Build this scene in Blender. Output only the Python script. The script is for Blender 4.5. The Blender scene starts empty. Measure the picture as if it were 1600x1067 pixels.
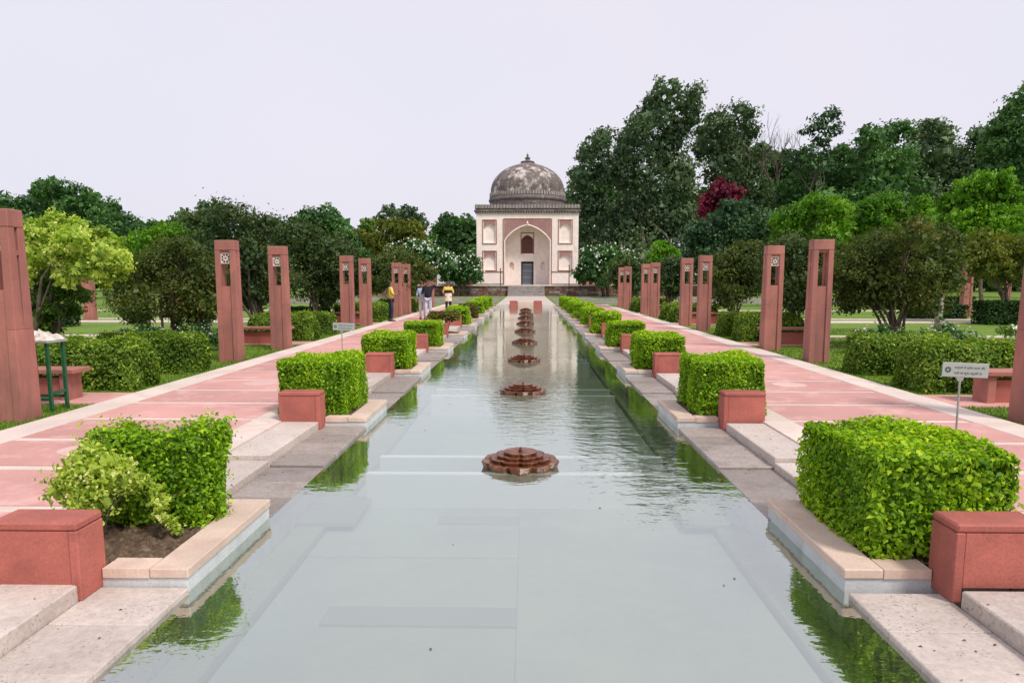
import bpy, bmesh, math, random
import numpy as np
from mathutils import Vector, Matrix
R = math.radians
rnd = random.Random(7)
S = bpy.context.scene
col = S.collection

# ------------------------------------------------------------------ camera
F, PX, PY, HZ, VX, CAMH, CAMX = 1170.0, 800.0, 600.0, 439.0, 823.0, 1.9, 0.06
PITCH = math.atan((PY - HZ) / F)
YAW = math.atan((VX - PX) * math.cos(PITCH) / F)
cd = bpy.data.cameras.new('camera')
cam = bpy.data.objects.new('camera', cd); col.objects.link(cam)
cam.location = (CAMX, 0, CAMH)
cam.rotation_euler = (R(90) - PITCH, 0, YAW)
cd.sensor_width = 36; cd.lens = F / 1600 * 36
cd.shift_y = (PY - 533.5) / 1600
cd.clip_start = 0.05; cd.clip_end = 2000
S.camera = cam

# ------------------------------------------------------------------ sky and sun
SUN_DIR = Vector((0.50, -0.55, 0.98)).normalized()
EL = math.asin(SUN_DIR.z); AZ = math.atan2(SUN_DIR.x, SUN_DIR.y)
w = bpy.data.worlds.new('World'); S.world = w; w.use_nodes = True
nt = w.node_tree; nt.nodes.clear()
wo = nt.nodes.new('ShaderNodeOutputWorld')
sky = nt.nodes.new('ShaderNodeTexSky'); sky.sky_type = 'NISHITA'; sky.sun_disc = False
sky.sun_elevation = EL; sky.sun_rotation = AZ; sky.dust_density = 4.0; sky.air_density = 1.5
b1 = nt.nodes.new('ShaderNodeBackground'); b1.inputs[1].default_value = 0.10
nt.links.new(sky.outputs[0], b1.inputs[0])
tc = nt.nodes.new('ShaderNodeTexCoord')
nz = nt.nodes.new('ShaderNodeTexNoise'); nz.inputs['Scale'].default_value = 1.6; nz.inputs['Detail'].default_value = 3
nt.links.new(tc.outputs['Generated'], nz.inputs['Vector'])
cr = nt.nodes.new('ShaderNodeValToRGB')
cr.color_ramp.elements[0].position = 0.3; cr.color_ramp.elements[0].color = (0.665, 0.67, 0.775, 1)
cr.color_ramp.elements[1].position = 0.7; cr.color_ramp.elements[1].color = (0.735, 0.695, 0.77, 1)
nt.links.new(nz.outputs['Fac'], cr.inputs[0])
b2 = nt.nodes.new('ShaderNodeBackground'); b2.inputs[1].default_value = 1.0
nt.links.new(cr.outputs[0], b2.inputs[0])
mx = nt.nodes.new('ShaderNodeMixShader'); mx.inputs[0].default_value = 0.88
nt.links.new(b1.outputs[0], mx.inputs[1]); nt.links.new(b2.outputs[0], mx.inputs[2])
nt.links.new(mx.outputs[0], wo.inputs[0])
sl = bpy.data.lights.new('sun', 'SUN'); sl.energy = 2.3; sl.angle = R(12); sl.color = (1.0, 0.95, 0.87)
sun = bpy.data.objects.new('sun', sl); col.objects.link(sun)
sun.rotation_euler = SUN_DIR.to_track_quat('Z', 'Y').to_euler()
S.view_settings.view_transform = 'Standard'; S.view_settings.look = 'None'
S.view_settings.exposure = 0.32; S.view_settings.gamma = 1.0
S.cycles.max_bounces = 6; S.cycles.transparent_max_bounces = 12

# ------------------------------------------------------------------ helpers
def ray(u, v):
    a = (u - PX) / F; b = -(v - PY) / F
    y = math.cos(PITCH) + b * math.sin(PITCH); z = -math.sin(PITCH) + b * math.cos(PITCH)
    c, s = math.cos(YAW), math.sin(YAW)
    return Vector((a * c - y * s, a * s + y * c, z))
def at(u, v, Y):
    d = ray(u, v); t = Y / d.y
    return Vector((CAMX + d.x * t, Y, CAMH + d.z * t))

def tag(o, label=None, cat=None, group=None, kind=None):
    if label: o['label'] = label
    if cat: o['category'] = cat
    if group: o['group'] = group
    if kind: o['kind'] = kind
    return o
def empty(name, loc, label=None, cat=None, group=None, rz=0):
    o = bpy.data.objects.new(name, None); col.objects.link(o)
    o.location = loc; o.rotation_euler.z = rz; o.empty_display_size = 0.2
    return tag(o, label, cat, group)
def link(name, me, m=None, parent=None, loc=(0, 0, 0)):
    o = bpy.data.objects.new(name, me); col.objects.link(o)
    if m is not None and not me.materials: me.materials.append(m)
    o.parent = parent; o.location = loc
    return o
def children(o): return [c for c in bpy.data.objects if c.parent == o]
def copy_tree(o, parent=None):
    c = o.copy(); col.objects.link(c); c.parent = parent
    for ch in children(o): copy_tree(ch, c)
    return c

class MB:
    """collects simple solids in a bmesh"""
    def __init__(s): s.b = bmesh.new()
    def box(s, x0, x1, y0, y1, z0, z1):
        v = [s.b.verts.new((x, y, z)) for z in (z0, z1) for y in (y0, y1) for x in (x0, x1)]
        for f in ((0, 2, 3, 1), (4, 5, 7, 6), (0, 1, 5, 4), (2, 6, 7, 3), (0, 4, 6, 2), (1, 3, 7, 5)):
            s.b.faces.new([v[i] for i in f])
        return s
    def hexa(s, bot, top):
        v = [s.b.verts.new(p) for p in bot + top]
        n = len(bot)
        s.b.faces.new(v[:n][::-1]); s.b.faces.new(v[n:])
        for i in range(n):
            j = (i + 1) % n
            s.b.faces.new((v[i], v[j], v[n + j], v[n + i]))
        return s
    def prism_xz(s, pts, y0, y1):      # polygon in x,z extruded along y
        return s.hexa([(x, y0, z) for x, z in pts], [(x, y1, z) for x, z in pts])
    def tube(s, pts, rad, n=8, cap=True):
        pts = [Vector(p) for p in pts]; rings = []
        for i, p in enumerate(pts):
            d = (pts[min(i + 1, len(pts) - 1)] - pts[max(i - 1, 0)]).normalized()
            a = d.orthogonal().normalized() if i == 0 else (a - d * a.dot(d)).normalized()
            b = d.cross(a)
            r = rad[i] if isinstance(rad, (list, tuple)) else rad
            rings.append([s.b.verts.new(p + (a * math.cos(2 * math.pi * k / n) + b * math.sin(2 * math.pi * k / n)) * r) for k in range(n)])
        for i in range(len(rings) - 1):
            for k in range(n):
                s.b.faces.new((rings[i][k], rings[i][(k + 1) % n], rings[i + 1][(k + 1) % n], rings[i + 1][k]))
        if cap:
            s.b.faces.new(rings[0][::-1]); s.b.faces.new(rings[-1])
        return s
    def lathe(s, prof, n=32, c=(0, 0, 0)):
        rings = []
        for r, z in prof:
            rings.append([s.b.verts.new((c[0] + r * math.cos(2 * math.pi * k / n), c[1] + r * math.sin(2 * math.pi * k / n), c[2] + z)) for k in range(n)])
        for i in range(len(rings) - 1):
            for k in range(n):
                s.b.faces.new((rings[i][k], rings[i][(k + 1) % n], rings[i + 1][(k + 1) % n], rings[i + 1][k]))
        s.b.faces.new(rings[0][::-1]); s.b.faces.new(rings[-1])
        return s
    def bevel(s, off, seg=1):
        bmesh.ops.recalc_face_normals(s.b, faces=s.b.faces)
        e = [e for e in s.b.edges if len(e.link_faces) == 2 and e.calc_face_angle(0) > 0.6]
        bmesh.ops.bevel(s.b, geom=e, offset=off, segments=seg, affect='EDGES', profile=0.5)
        return s
    def mesh(s, name, smooth=False):
        bmesh.ops.recalc_face_normals(s.b, faces=s.b.faces)
        me = bpy.data.meshes.new(name); s.b.to_mesh(me); s.b.free()
        if smooth:
            for p in me.polygons: p.use_smooth = True
        return me
    def build(s, name, m, parent=None, loc=(0, 0, 0), smooth=False):
        return link(name, s.mesh(name, smooth), m, parent, loc)
_bc = {}
def boxo(name, x0, x1, y0, y1, z0, z1, m, parent=None, bev=0.0, origin=(0, 0, 0)):
    """a bevelled block; alike blocks share mesh data; coordinates relative to the parent"""
    dx, dy, dz = round(x1 - x0, 4), round(y1 - y0, 4), round(z1 - z0, 4)
    key = (name, dx, dy, dz, bev, m.name)
    if key not in _bc:
        b = MB().box(-dx / 2, dx / 2, -dy / 2, dy / 2, 0, dz)
        if bev: b.bevel(bev)
        _bc[key] = b.mesh(name)
    return link(name, _bc[key], m, parent, ((x0 + x1) / 2 - origin[0], (y0 + y1) / 2 - origin[1], z0 - origin[2]))

def npmesh(name, V, faces, tint=None):
    """faces: list of (k-index arrays)"""
    me = bpy.data.meshes.new(name)
    V = np.asarray(V, dtype=np.float32)
    me.vertices.add(len(V)); me.vertices.foreach_set('co', V.ravel())
    lt = np.concatenate([np.full(len(f), f.shape[1], dtype=np.int32) for f in faces])
    li = np.concatenate([f.ravel() for f in faces]).astype(np.int32)
    me.loops.add(len(li)); me.loops.foreach_set('vertex_index', li)
    me.polygons.add(len(lt))
    ls = np.zeros(len(lt), dtype=np.int32); ls[1:] = np.cumsum(lt)[:-1]
    me.polygons.foreach_set('loop_start', ls); me.polygons.foreach_set('loop_total', lt)
    me.update(calc_edges=True)
    if tint is not None:
        at_ = me.attributes.new('tint', 'FLOAT', 'FACE')
        at_.data.foreach_set('value', np.asarray(tint, dtype=np.float32))
    return me

# ------------------------------------------------------------------ materials
def nodes(name):
    m = bpy.data.materials.new(name); m.use_nodes = True
    t = m.node_tree; t.nodes.clear()
    o = t.nodes.new('ShaderNodeOutputMaterial')
    return m, t, o
def N(t, typ, **kw):
    n = t.nodes.new(typ)
    for k, v in kw.items():
        if k in n.inputs: n.inputs[k].default_value = v
        else: setattr(n, k, v)
    return n
def noise(t, scale, detail=4, rough=0.55, vec=None, stretch=None):
    n = N(t, 'ShaderNodeTexNoise'); n.inputs['Scale'].default_value = scale
    n.inputs['Detail'].default_value = detail; n.inputs['Roughness'].default_value = rough
    if vec is None:
        g = N(t, 'ShaderNodeNewGeometry'); vec = g.outputs['Position']
    if stretch:
        mp = N(t, 'ShaderNodeMapping'); mp.inputs['Scale'].default_value = stretch
        t.links.new(vec, mp.inputs['Vector']); vec = mp.outputs[0]
    t.links.new(vec, n.inputs['Vector'])
    return n.outputs['Fac']
def ramp(t, fac, stops):
    r = N(t, 'ShaderNodeValToRGB'); e = r.color_ramp.elements
    while len(e) < len(stops): e.new(0.5)
    for i, (p, c) in enumerate(stops):
        e[i].position = p; e[i].color = (*c, 1) if len(c) == 3 else c
    t.links.new(fac, r.inputs[0]); return r.outputs[0]
def mixc(t, fac, a, b, mode='MIX'):
    n = N(t, 'ShaderNodeMix', data_type='RGBA', blend_type=mode)
    if isinstance(fac, float): n.inputs[0].default_value = fac
    else: t.links.new(fac, n.inputs[0])
    for i, v in ((6, a), (7, b)):
        if isinstance(v, tuple): n.inputs[i].default_value = (*v, 1)
        else: t.links.new(v, n.inputs[i])
    return n.outputs[2]
def bump(t, h, strength, dist):
    b = N(t, 'ShaderNodeBump'); b.inputs['Strength'].default_value = strength; b.inputs['Distance'].default_value = dist
    t.links.new(h, b.inputs['Height']); return b.outputs[0]
def per_object(t):
    return N(t, 'ShaderNodeObjectInfo').outputs['Random']
def stone(name, c, var=0.18, rough=0.75, big=1.3, fine=60, stain=None, st_lo=0.52, st_hi=0.7, bmp=0.25, objvar=0.12, speck=0.12, st_scale=2.5, st_stretch=None, dirt=None):
    m, t, o = nodes(name)
    p = N(t, 'ShaderNodeBsdfPrincipled', Roughness=rough)
    d = tuple(x * (1 - var) for x in c); l = tuple(min(1, x * (1 + var)) for x in c)
    base = ramp(t, noise(t, big, 5, 0.6), [(0.32, d), (0.68, l)])
    f = noise(t, fine, 3, 0.6)
    base = mixc(t, f, base, ramp(t, f, [(0.35, (1 - speck * 2.2,) * 3), (0.6, (1 + speck,) * 3)]), 'MULTIPLY') if False else mixc(t, 1.0, base, ramp(t, f, [(0.3, (1 - speck * 2,) * 3), (0.65, (1.0,) * 3)]), 'MULTIPLY')
    if objvar:
        base = mixc(t, 1.0, base, ramp(t, per_object(t), [(0.0, (1 - objvar * 1.6,) * 3), (1.0, (1.0, 1.0, 1.0))]), 'MULTIPLY')
    if stain:
        s = ramp(t, noise(t, st_scale, 6, 0.65, stretch=st_stretch), [(st_lo, (0, 0, 0)), (st_hi, (1, 1, 1))])
        base = mixc(t, s, base, stain)
    if dirt:                       # small dark grains gathered in patches
        g1 = ramp(t, noise(t, 55, 2, 0.7), [(0.60, (0, 0, 0)), (0.68, (1, 1, 1))]); g2 = ramp(t, noise(t, 3.2, 4, 0.6), [(0.42, (0, 0, 0)), (0.62, (1, 1, 1))])
        base = mixc(t, mixc(t, 1.0, g1, g2, 'MULTIPLY'), base, dirt)
    t.links.new(base, p.inputs['Base Color'])
    t.links.new(bump(t, f, bmp, 0.01), p.inputs['Normal'])
    t.links.new(p.outputs[0], o.inputs[0]); return m
def plain(name, c, rough=0.6, metal=0.0, var=0.1):
    m, t, o = nodes(name)
    p = N(t, 'ShaderNodeBsdfPrincipled', Roughness=rough, Metallic=metal)
    b = ramp(t, noise(t, 9, 4), [(0.35, tuple(x * (1 - var) for x in c)), (0.65, tuple(min(1, x * (1 + var)) for x in c))])
    t.links.new(b, p.inputs['Base Color']); t.links.new(p.outputs[0], o.inputs[0]); return m
def leaf(name, stops, trans=0.35, rough=0.5, spec=0.3, patch=None, gain=1.0):
    stops = [(p_, tuple(min(0.9, x * gain) for x in c_)) for p_, c_ in stops]
    """leaf colour from the per-leaf tint attribute, some light passing through"""
    m, t, o = nodes(name)
    a = N(t, 'ShaderNodeAttribute', attribute_name='tint')
    c = ramp(t, a.outputs['Fac'], stops)
    if patch:
        c = mixc(t, ramp(t, noise(t, patch[1], 3), [(0.5, (0, 0, 0)), (0.66, (1, 1, 1))]), c, patch[0])
    p = N(t, 'ShaderNodeBsdfPrincipled', Roughness=rough); p.inputs['Specular IOR Level'].default_value = spec
    t.links.new(c, p.inputs['Base Color'])
    tr = N(t, 'ShaderNodeBsdfTranslucent'); t.links.new(mixc(t, 1.0, c, (1.15, 1.2, 0.5), 'MULTIPLY'), tr.inputs[0])
    mx_ = N(t, 'ShaderNodeMixShader'); mx_.inputs[0].default_value = trans
    t.links.new(p.outputs[0], mx_.inputs[1]); t.links.new(tr.outputs[0], mx_.inputs[2])
    t.links.new(mx_.outputs[0], o.inputs[0]); return m

M = {}
M['pink'] = stone('pink_sandstone', (0.66, 0.335, 0.295), var=0.10, big=0.9, stain=(0.72, 0.45, 0.405), st_lo=0.5, st_hi=0.75, objvar=0.1, speck=0.07, rough=0.62)
M['white_band'] = stone('pale_band_stone', (0.74, 0.62, 0.545), var=0.10, dirt=(0.5, 0.38, 0.32), stain=(0.58, 0.44, 0.38), st_lo=0.5, st_hi=0.75, objvar=0.07, speck=0.06)
M['inlay'] = stone('pale_pink_inlay', (0.74, 0.50, 0.45), var=0.14, stain=(0.66, 0.36, 0.32), st_scale=6)
M['red'] = stone('red_sandstone', (0.46, 0.13, 0.098), var=0.18, big=2.2, stain=(0.27, 0.075, 0.06), st_lo=0.5, st_hi=0.75, dirt=(0.2, 0.07, 0.055), objvar=0.08, speck=0.10, bmp=0.18)
M['red_pillar'] = stone('red_sandstone_pillar', (0.43, 0.165, 0.13), var=0.18, big=1.6, dirt=(0.24, 0.10, 0.085), stain=(0.24, 0.10, 0.085), st_lo=0.46, st_hi=0.7, objvar=0.1, speck=0.08, st_stretch=(1, 1, 0.25), bmp=0.18)
M['step_wet'] = stone('damp_step', (0.44, 0.37, 0.33), var=0.25, big=2.2, fine=30, dirt=(0.10, 0.08, 0.07), stain=(0.17, 0.145, 0.13), st_lo=0.47, st_hi=0.70, objvar=0.2, speck=0.15, bmp=0.3, st_scale=2.2, rough=0.5)
M['slab'] = stone('beige_slab', (0.62, 0.53, 0.47), var=0.12, big=2.0, fine=30, dirt=(0.22, 0.17, 0.14), stain=(0.40, 0.32, 0.28), st_lo=0.55, st_hi=0.78, objvar=0.12, speck=0.10, bmp=0.3)
M['step'] = stone('weathered_step', (0.60, 0.51, 0.455), var=0.14, big=1.7, fine=30, dirt=(0.16, 0.12, 0.10), stain=(0.22, 0.185, 0.165), st_lo=0.52, st_hi=0.74, objvar=0.14, speck=0.10, bmp=0.3, st_scale=1.1)
M['cap'] = stone('sandstone_cap', (0.70, 0.53, 0.43), var=0.12, big=2.4, stain=(0.50, 0.34, 0.27), st_lo=0.5, st_hi=0.75, objvar=0.06, speck=0.08)
M['marble'] = stone('grey_marble', (0.60, 0.62, 0.62), var=0.12, big=3, stain=(0.30, 0.29, 0.24), st_lo=0.56, st_hi=0.78, objvar=0.08, speck=0.08, st_stretch=(1, 1, 0.4))
M['bed'] = stone('pool_bed_stone', (0.47, 0.52, 0.41), var=0.14, big=0.8, fine=25, stain=(0.56, 0.58, 0.46), st_lo=0.45, st_hi=0.75, objvar=0.06, speck=0.04, bmp=0.1, st_scale=0.7)
M['bed_olive'] = stone('olive_bed_stone', (0.38, 0.415, 0.24), var=0.14, big=1.5, fine=25, stain=(0.30, 0.34, 0.15), st_lo=0.45, st_hi=0.75, objvar=0.06, speck=0.05, bmp=0.1)  # yellow-olive reflections along the pool edges, put into the ledge colour
M['bed_dark'] = stone('pool_bed_dark_stone', (0.34, 0.38, 0.33), var=0.06, big=1.2, fine=25, objvar=0.0, speck=0.04, bmp=0.1)
M['stripe'] = stone('white_marble', (0.93, 0.94, 0.93), var=0.04, objvar=0.0, speck=0.03)
M['soil'] = stone('garden_soil', (0.15, 0.095, 0.06), var=0.4, big=14, fine=120, stain=(0.24, 0.17, 0.11), st_scale=18, objvar=0, speck=0.3, rough=0.95, bmp=0.9)
M['plaster'] = stone('old_lime_plaster', (0.93, 0.80, 0.73), var=0.05, big=0.35, fine=2.5, stain=(0.58, 0.44, 0.385), st_lo=0.56, st_hi=0.80, objvar=0.0, speck=0.06, st_scale=1.1, st_stretch=(1, 1, 0.3), bmp=0.3)
M['plaster_red'] = stone('red_plaster', (0.37, 0.20, 0.18), var=0.14, big=0.7, fine=8, objvar=0.0, speck=0.1)
M['niche_red'] = stone('red_frame_stone', (0.33, 0.13, 0.105), var=0.15, big=1.0, fine=8, objvar=0.0, speck=0.1)
M['dark_stone'] = stone('lichen_stone', (0.17, 0.135, 0.125), var=0.35, big=1.6, fine=8, stain=(0.42, 0.36, 0.34), st_lo=0.55, st_hi=0.75, st_scale=2.2, objvar=0.0, speck=0.25)
M['dome'] = stone('weathered_dome_plaster', (0.19, 0.15, 0.135), var=0.4, big=1.6, fine=4, dirt=(0.09, 0.075, 0.07), stain=(0.72, 0.63, 0.59), st_lo=0.51, st_hi=0.68, st_scale=0.9, objvar=0.0, speck=0.3, st_stretch=(1, 1, 0.7), bmp=0.5)
M['rubble'] = stone('rubble_wall', (0.26, 0.12, 0.10), var=0.4, big=2.5, fine=10, stain=(0.42, 0.30, 0.26), st_lo=0.55, st_hi=0.66, st_scale=2.5, objvar=0.0, speck=0.3, bmp=0.8)
M['grey_stone'] = stone('grey_step_stone', (0.36, 0.32, 0.30), var=0.25, big=2, stain=(0.2, 0.16, 0.14), objvar=0.15)
M['lattice'] = plain('pale_lattice', (0.72, 0.62, 0.57), 0.7)
M['dark'] = plain('dark_interior', (0.035, 0.022, 0.02), 0.9)
M['door'] = plain('grey_metal_door', (0.17, 0.18, 0.22), 0.5, 0.3)
M['jali_red'] = plain('dark_red_screen', (0.13, 0.045, 0.04), 0.8)
M['green_metal'] = plain('green_painted_metal', (0.008, 0.085, 0.032), 0.4, 0.0, 0.2)
M['grey_metal'] = plain('grey_metal', (0.36, 0.36, 0.34), 0.45, 0.3)
M['sign'] = plain('sign_face', (0.38, 0.40, 0.38), 0.5, 0.0, 0.05)
M['ink'] = plain('sign_ink', (0.035, 0.04, 0.045), 0.6)
M['paper'] = plain('crumpled_pale', (0.62, 0.55, 0.48), 0.8, 0, 0.35)
M['bark'] = plain('bark', (0.11, 0.08, 0.06), 0.9, 0, 0.4)
M['bark_pale'] = plain('pale_bark', (0.33, 0.29, 0.25), 0.85, 0, 0.3)
M['white_paint'] = plain('white_panel', (0.75, 0.76, 0.78), 0.5, 0, 0.05)
M['bronze'] = None
def lotus_mat():
    m, t, o = nodes('wet_brown_stone')
    p = N(t, 'ShaderNodeBsdfPrincipled', Roughness=0.3)
    c = ramp(t, noise(t, 14, 5), [(0.3, (0.07, 0.02, 0.009)), (0.55, (0.17, 0.055, 0.026)), (0.78, (0.30, 0.14, 0.06))])
    t.links.new(c, p.inputs['Base Color']); t.links.new(bump(t, noise(t, 70, 3), 0.3, 0.01), p.inputs['Normal'])
    t.links.new(p.outputs[0], o.inputs[0]); return m
M['lotus'] = lotus_mat()
def grass_mat():
    m, t, o = nodes('lawn_grass')
    p = N(t, 'ShaderNodeBsdfPrincipled', Roughness=0.85)
    c = ramp(t, noise(t, 0.35, 5, 0.6), [(0.3, (0.10, 0.20, 0.012)), (0.55, (0.16, 0.26, 0.016)), (0.75, (0.22, 0.28, 0.035))])
    c = mixc(t, 1.0, c, ramp(t, noise(t, 9, 4), [(0.3, (0.6, 0.65, 0.6)), (0.7, (1.1, 1.1, 1.0))]), 'MULTIPLY')
    t.links.new(c, p.inputs['Base Color']); t.links.new(bump(t, noise(t, 45, 3), 0.9, 0.03), p.inputs['Normal'])
    t.links.new(p.outputs[0], o.inputs[0]); return m
M['grass'] = grass_mat()
M['blade'] = leaf('grass_blade', [(0, (0.08, 0.17, 0.01)), (0.6, (0.16, 0.27, 0.015)), (1, (0.28, 0.31, 0.05))], 0.35)
# foliage kinds
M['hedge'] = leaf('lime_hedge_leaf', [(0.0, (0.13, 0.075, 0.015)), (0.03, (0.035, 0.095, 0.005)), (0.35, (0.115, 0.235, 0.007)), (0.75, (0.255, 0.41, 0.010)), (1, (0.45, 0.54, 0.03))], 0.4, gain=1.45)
M['hedge_soft'] = leaf('side_hedge_leaf', [(0, (0.03, 0.062, 0.008)), (0.4, (0.085, 0.155, 0.012)), (0.8, (0.17, 0.26, 0.025)), (1, (0.36, 0.40, 0.06))], 0.35, gain=1.5)
M['hedge_brown'] = leaf('dry_hedge_leaf', [(0, (0.07, 0.055, 0.015)), (0.5, (0.13, 0.12, 0.025)), (1, (0.20, 0.24, 0.03))], 0.3)
M['hedge_dark'] = leaf('dark_clipped_leaf', [(0, (0.012, 0.035, 0.008)), (0.6, (0.03, 0.085, 0.014)), (1, (0.06, 0.13, 0.02))], 0.25)
M['scruffy'] = leaf('yellow_shrub_leaf', [(0, (0.06, 0.10, 0.015)), (0.4, (0.18, 0.24, 0.03)), (0.8, (0.36, 0.40, 0.09)), (1, (0.55, 0.55, 0.22))], 0.45, gain=2.2)
M['varieg'] = leaf('variegated_leaf', [(0, (0.06, 0.13, 0.015)), (0.35, (0.22, 0.32, 0.04)), (0.75, (0.52, 0.58, 0.14)), (1, (0.75, 0.76, 0.34))], 0.45, gain=1.6)
M['dark_leaf'] = leaf('dark_green_leaf', [(0, (0.014, 0.036, 0.012)), (0.5, (0.030, 0.072, 0.020)), (1, (0.065, 0.125, 0.03))], 0.25, gain=2.6)
M['euca'] = leaf('grey_green_leaf', [(0, (0.018, 0.036, 0.018)), (0.5, (0.042, 0.070, 0.032)), (1, (0.10, 0.13, 0.06))], 0.25, gain=2.5)
M['blue_dark'] = leaf('deep_green_leaf', [(0, (0.011, 0.029, 0.015)), (0.5, (0.024, 0.054, 0.023)), (1, (0.055, 0.092, 0.032))], 0.22, gain=2.4)
M['mid_leaf'] = leaf('mid_green_leaf', [(0, (0.03, 0.07, 0.012)), (0.5, (0.07, 0.135, 0.018)), (1, (0.14, 0.21, 0.03))], 0.3, gain=1.5)
M['bright_leaf'] = leaf('bright_green_leaf', [(0, (0.035, 0.10, 0.008)), (0.5, (0.095, 0.23, 0.012)), (1, (0.21, 0.37, 0.025))], 0.38, gain=1.35)
M['olive'] = leaf('bronze_green_leaf', [(0, (0.030, 0.045, 0.010)), (0.5, (0.058, 0.088, 0.016)), (0.85, (0.105, 0.115, 0.022)), (1, (0.16, 0.10, 0.03))], 0.3, gain=1.5)
M['olive_dark'] = leaf('dark_bronze_leaf', [(0, (0.014, 0.028, 0.010)), (0.5, (0.030, 0.056, 0.016)), (1, (0.075, 0.085, 0.022))], 0.25, gain=2)
M['yellowish'] = leaf('yellow_green_leaf', [(0, (0.05, 0.075, 0.012)), (0.5, (0.12, 0.15, 0.02)), (1, (0.22, 0.20, 0.035))], 0.3, gain=1.35)
M['magenta'] = leaf('magenta_bract', [(0, (0.10, 0.008, 0.025)), (0.5, (0.24, 0.018, 0.06)), (1, (0.40, 0.05, 0.13))], 0.25, gain=1.05)
M['flower'] = leaf('white_petal', [(0, (0.55, 0.58, 0.5)), (1, (0.85, 0.85, 0.82))], 0.2)
M['pink_flower'] = leaf('pale_pink_petal', [(0, (0.42, 0.30, 0.33)), (1, (0.72, 0.62, 0.64))], 0.2)
M['dry'] = leaf('dry_leaf', [(0, (0.05, 0.03, 0.018)), (1, (0.22, 0.14, 0.07))], 0.1)
def water_mat():
    m, t, o = nodes('pool_water')
    g = N(t, 'ShaderNodeNewGeometry')
    big = ramp(t, noise(t, 0.22, 2, 0.5, stretch=(1.0, 0.6, 1)), [(0.40, (0.12,) * 3), (0.62, (1,) * 3)])
    n1 = noise(t, 5.5, 3, 0.5, stretch=(0.75, 1.2, 1))
    n2 = noise(t, 17.0, 2, 0.5, stretch=(0.7, 1.2, 1))
    s = N(t, 'ShaderNodeMath', operation='MULTIPLY_ADD'); t.links.new(n2, s.inputs[0]); s.inputs[1].default_value = 0.25; t.links.new(n1, s.inputs[2])
    # rings that spread from every fountain (they stand 5 m apart along the pool)
    sep = N(t, 'ShaderNodeSeparateXYZ'); t.links.new(g.outputs['Position'], sep.inputs[0])
    my = N(t, 'ShaderNodeMath', operation='ADD'); t.links.new(sep.outputs['Y'], my.inputs[0]); my.inputs[1].default_value = -FOUNT0 + 2.5
    md = N(t, 'ShaderNodeMath', operation='FLOORED_MODULO'); t.links.new(my.outputs[0], md.inputs[0]); md.inputs[1].default_value = PER
    mc = N(t, 'ShaderNodeMath', operation='SUBTRACT'); t.links.new(md.outputs[0], mc.inputs[0]); mc.inputs[1].default_value = 2.5
    cb = N(t, 'ShaderNodeCombineXYZ'); t.links.new(sep.outputs['X'], cb.inputs[0]); t.links.new(mc.outputs[0], cb.inputs[1])
    ln = N(t, 'ShaderNodeVectorMath', operation='LENGTH'); t.links.new(cb.outputs[0], ln.inputs[0])
    wv = N(t, 'ShaderNodeMath', operation='MULTIPLY'); t.links.new(ln.outputs['Value'], wv.inputs[0]); wv.inputs[1].default_value = 42.0
    sn = N(t, 'ShaderNodeMath', operation='SINE'); t.links.new(wv.outputs[0], sn.inputs[0])
    fall = N(t, 'ShaderNodeMapRange'); fall.inputs['From Min'].default_value = 0.35; fall.inputs['From Max'].default_value = 1.9
    fall.inputs['To Min'].default_value = 0.055; fall.inputs['To Max'].default_value = 0.0; t.links.new(ln.outputs['Value'], fall.inputs['Value'])
    rg = N(t, 'ShaderNodeMath', operation='MULTIPLY'); t.links.new(sn.outputs[0], rg.inputs[0]); t.links.new(fall.outputs[0], rg.inputs[1])
    cm = N(t, 'ShaderNodeMath', operation='MULTIPLY_ADD'); t.links.new(s.outputs[0], cm.inputs[0]); t.links.new(big, cm.inputs[1]); t.links.new(rg.outputs[0], cm.inputs[2])
    nb = bump(t, cm.outputs[0], 0.35, 0.02)
    f0 = N(t, 'ShaderNodeFresnel', IOR=1.55); t.links.new(nb, f0.inputs['Normal'])
    fr = N(t, 'ShaderNodeMapRange'); t.links.new(f0.outputs[0], fr.inputs['Value'])
    fr.inputs['To Min'].default_value = 0.46; fr.inputs['To Max'].default_value = 1.0
    tr = N(t, 'ShaderNodeBsdfTransparent'); tr.inputs[0].default_value = (0.90, 0.955, 0.905, 1)
    gl = N(t, 'ShaderNodeBsdfGlossy'); gl.inputs['Color'].default_value = (0.94, 1.0, 0.97, 1); gl.inputs['Roughness'].default_value = 0.015; t.links.new(nb, gl.inputs['Normal'])
    mx_ = N(t, 'ShaderNodeMixShader'); t.links.new(fr.outputs[0], mx_.inputs[0])
    t.links.new(tr.outputs[0], mx_.inputs[1]); t.links.new(gl.outputs[0], mx_.inputs[2]); t.links.new(mx_.outputs[0], o.inputs[0])
    return m

# ------------------------------------------------------------------ layout numbers (metres)
PER = 5.0                 # bay length along the pool
BLK0 = 4.03               # front of the first stone block
FOUNT0 = 7.42             # first lotus fountain
W = 1.97                  # half width of the pool
NB = 10                   # bays
Y_END = 53.0
ZW, ZA, ZB, ZSA, ZSB, ZP, ZPATH, ZG = 0.05, 0.083, 0.058, 0.18, 0.13, 0.20, 0.19, 0.15
M['water'] = water_mat()
ORD = ['nearest', 'second', 'third', 'fourth', 'fifth', 'sixth', 'seventh', 'eighth', 'ninth', 'tenth']
SIDES = ((-1, 'left'), (1, 'right'))

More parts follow.
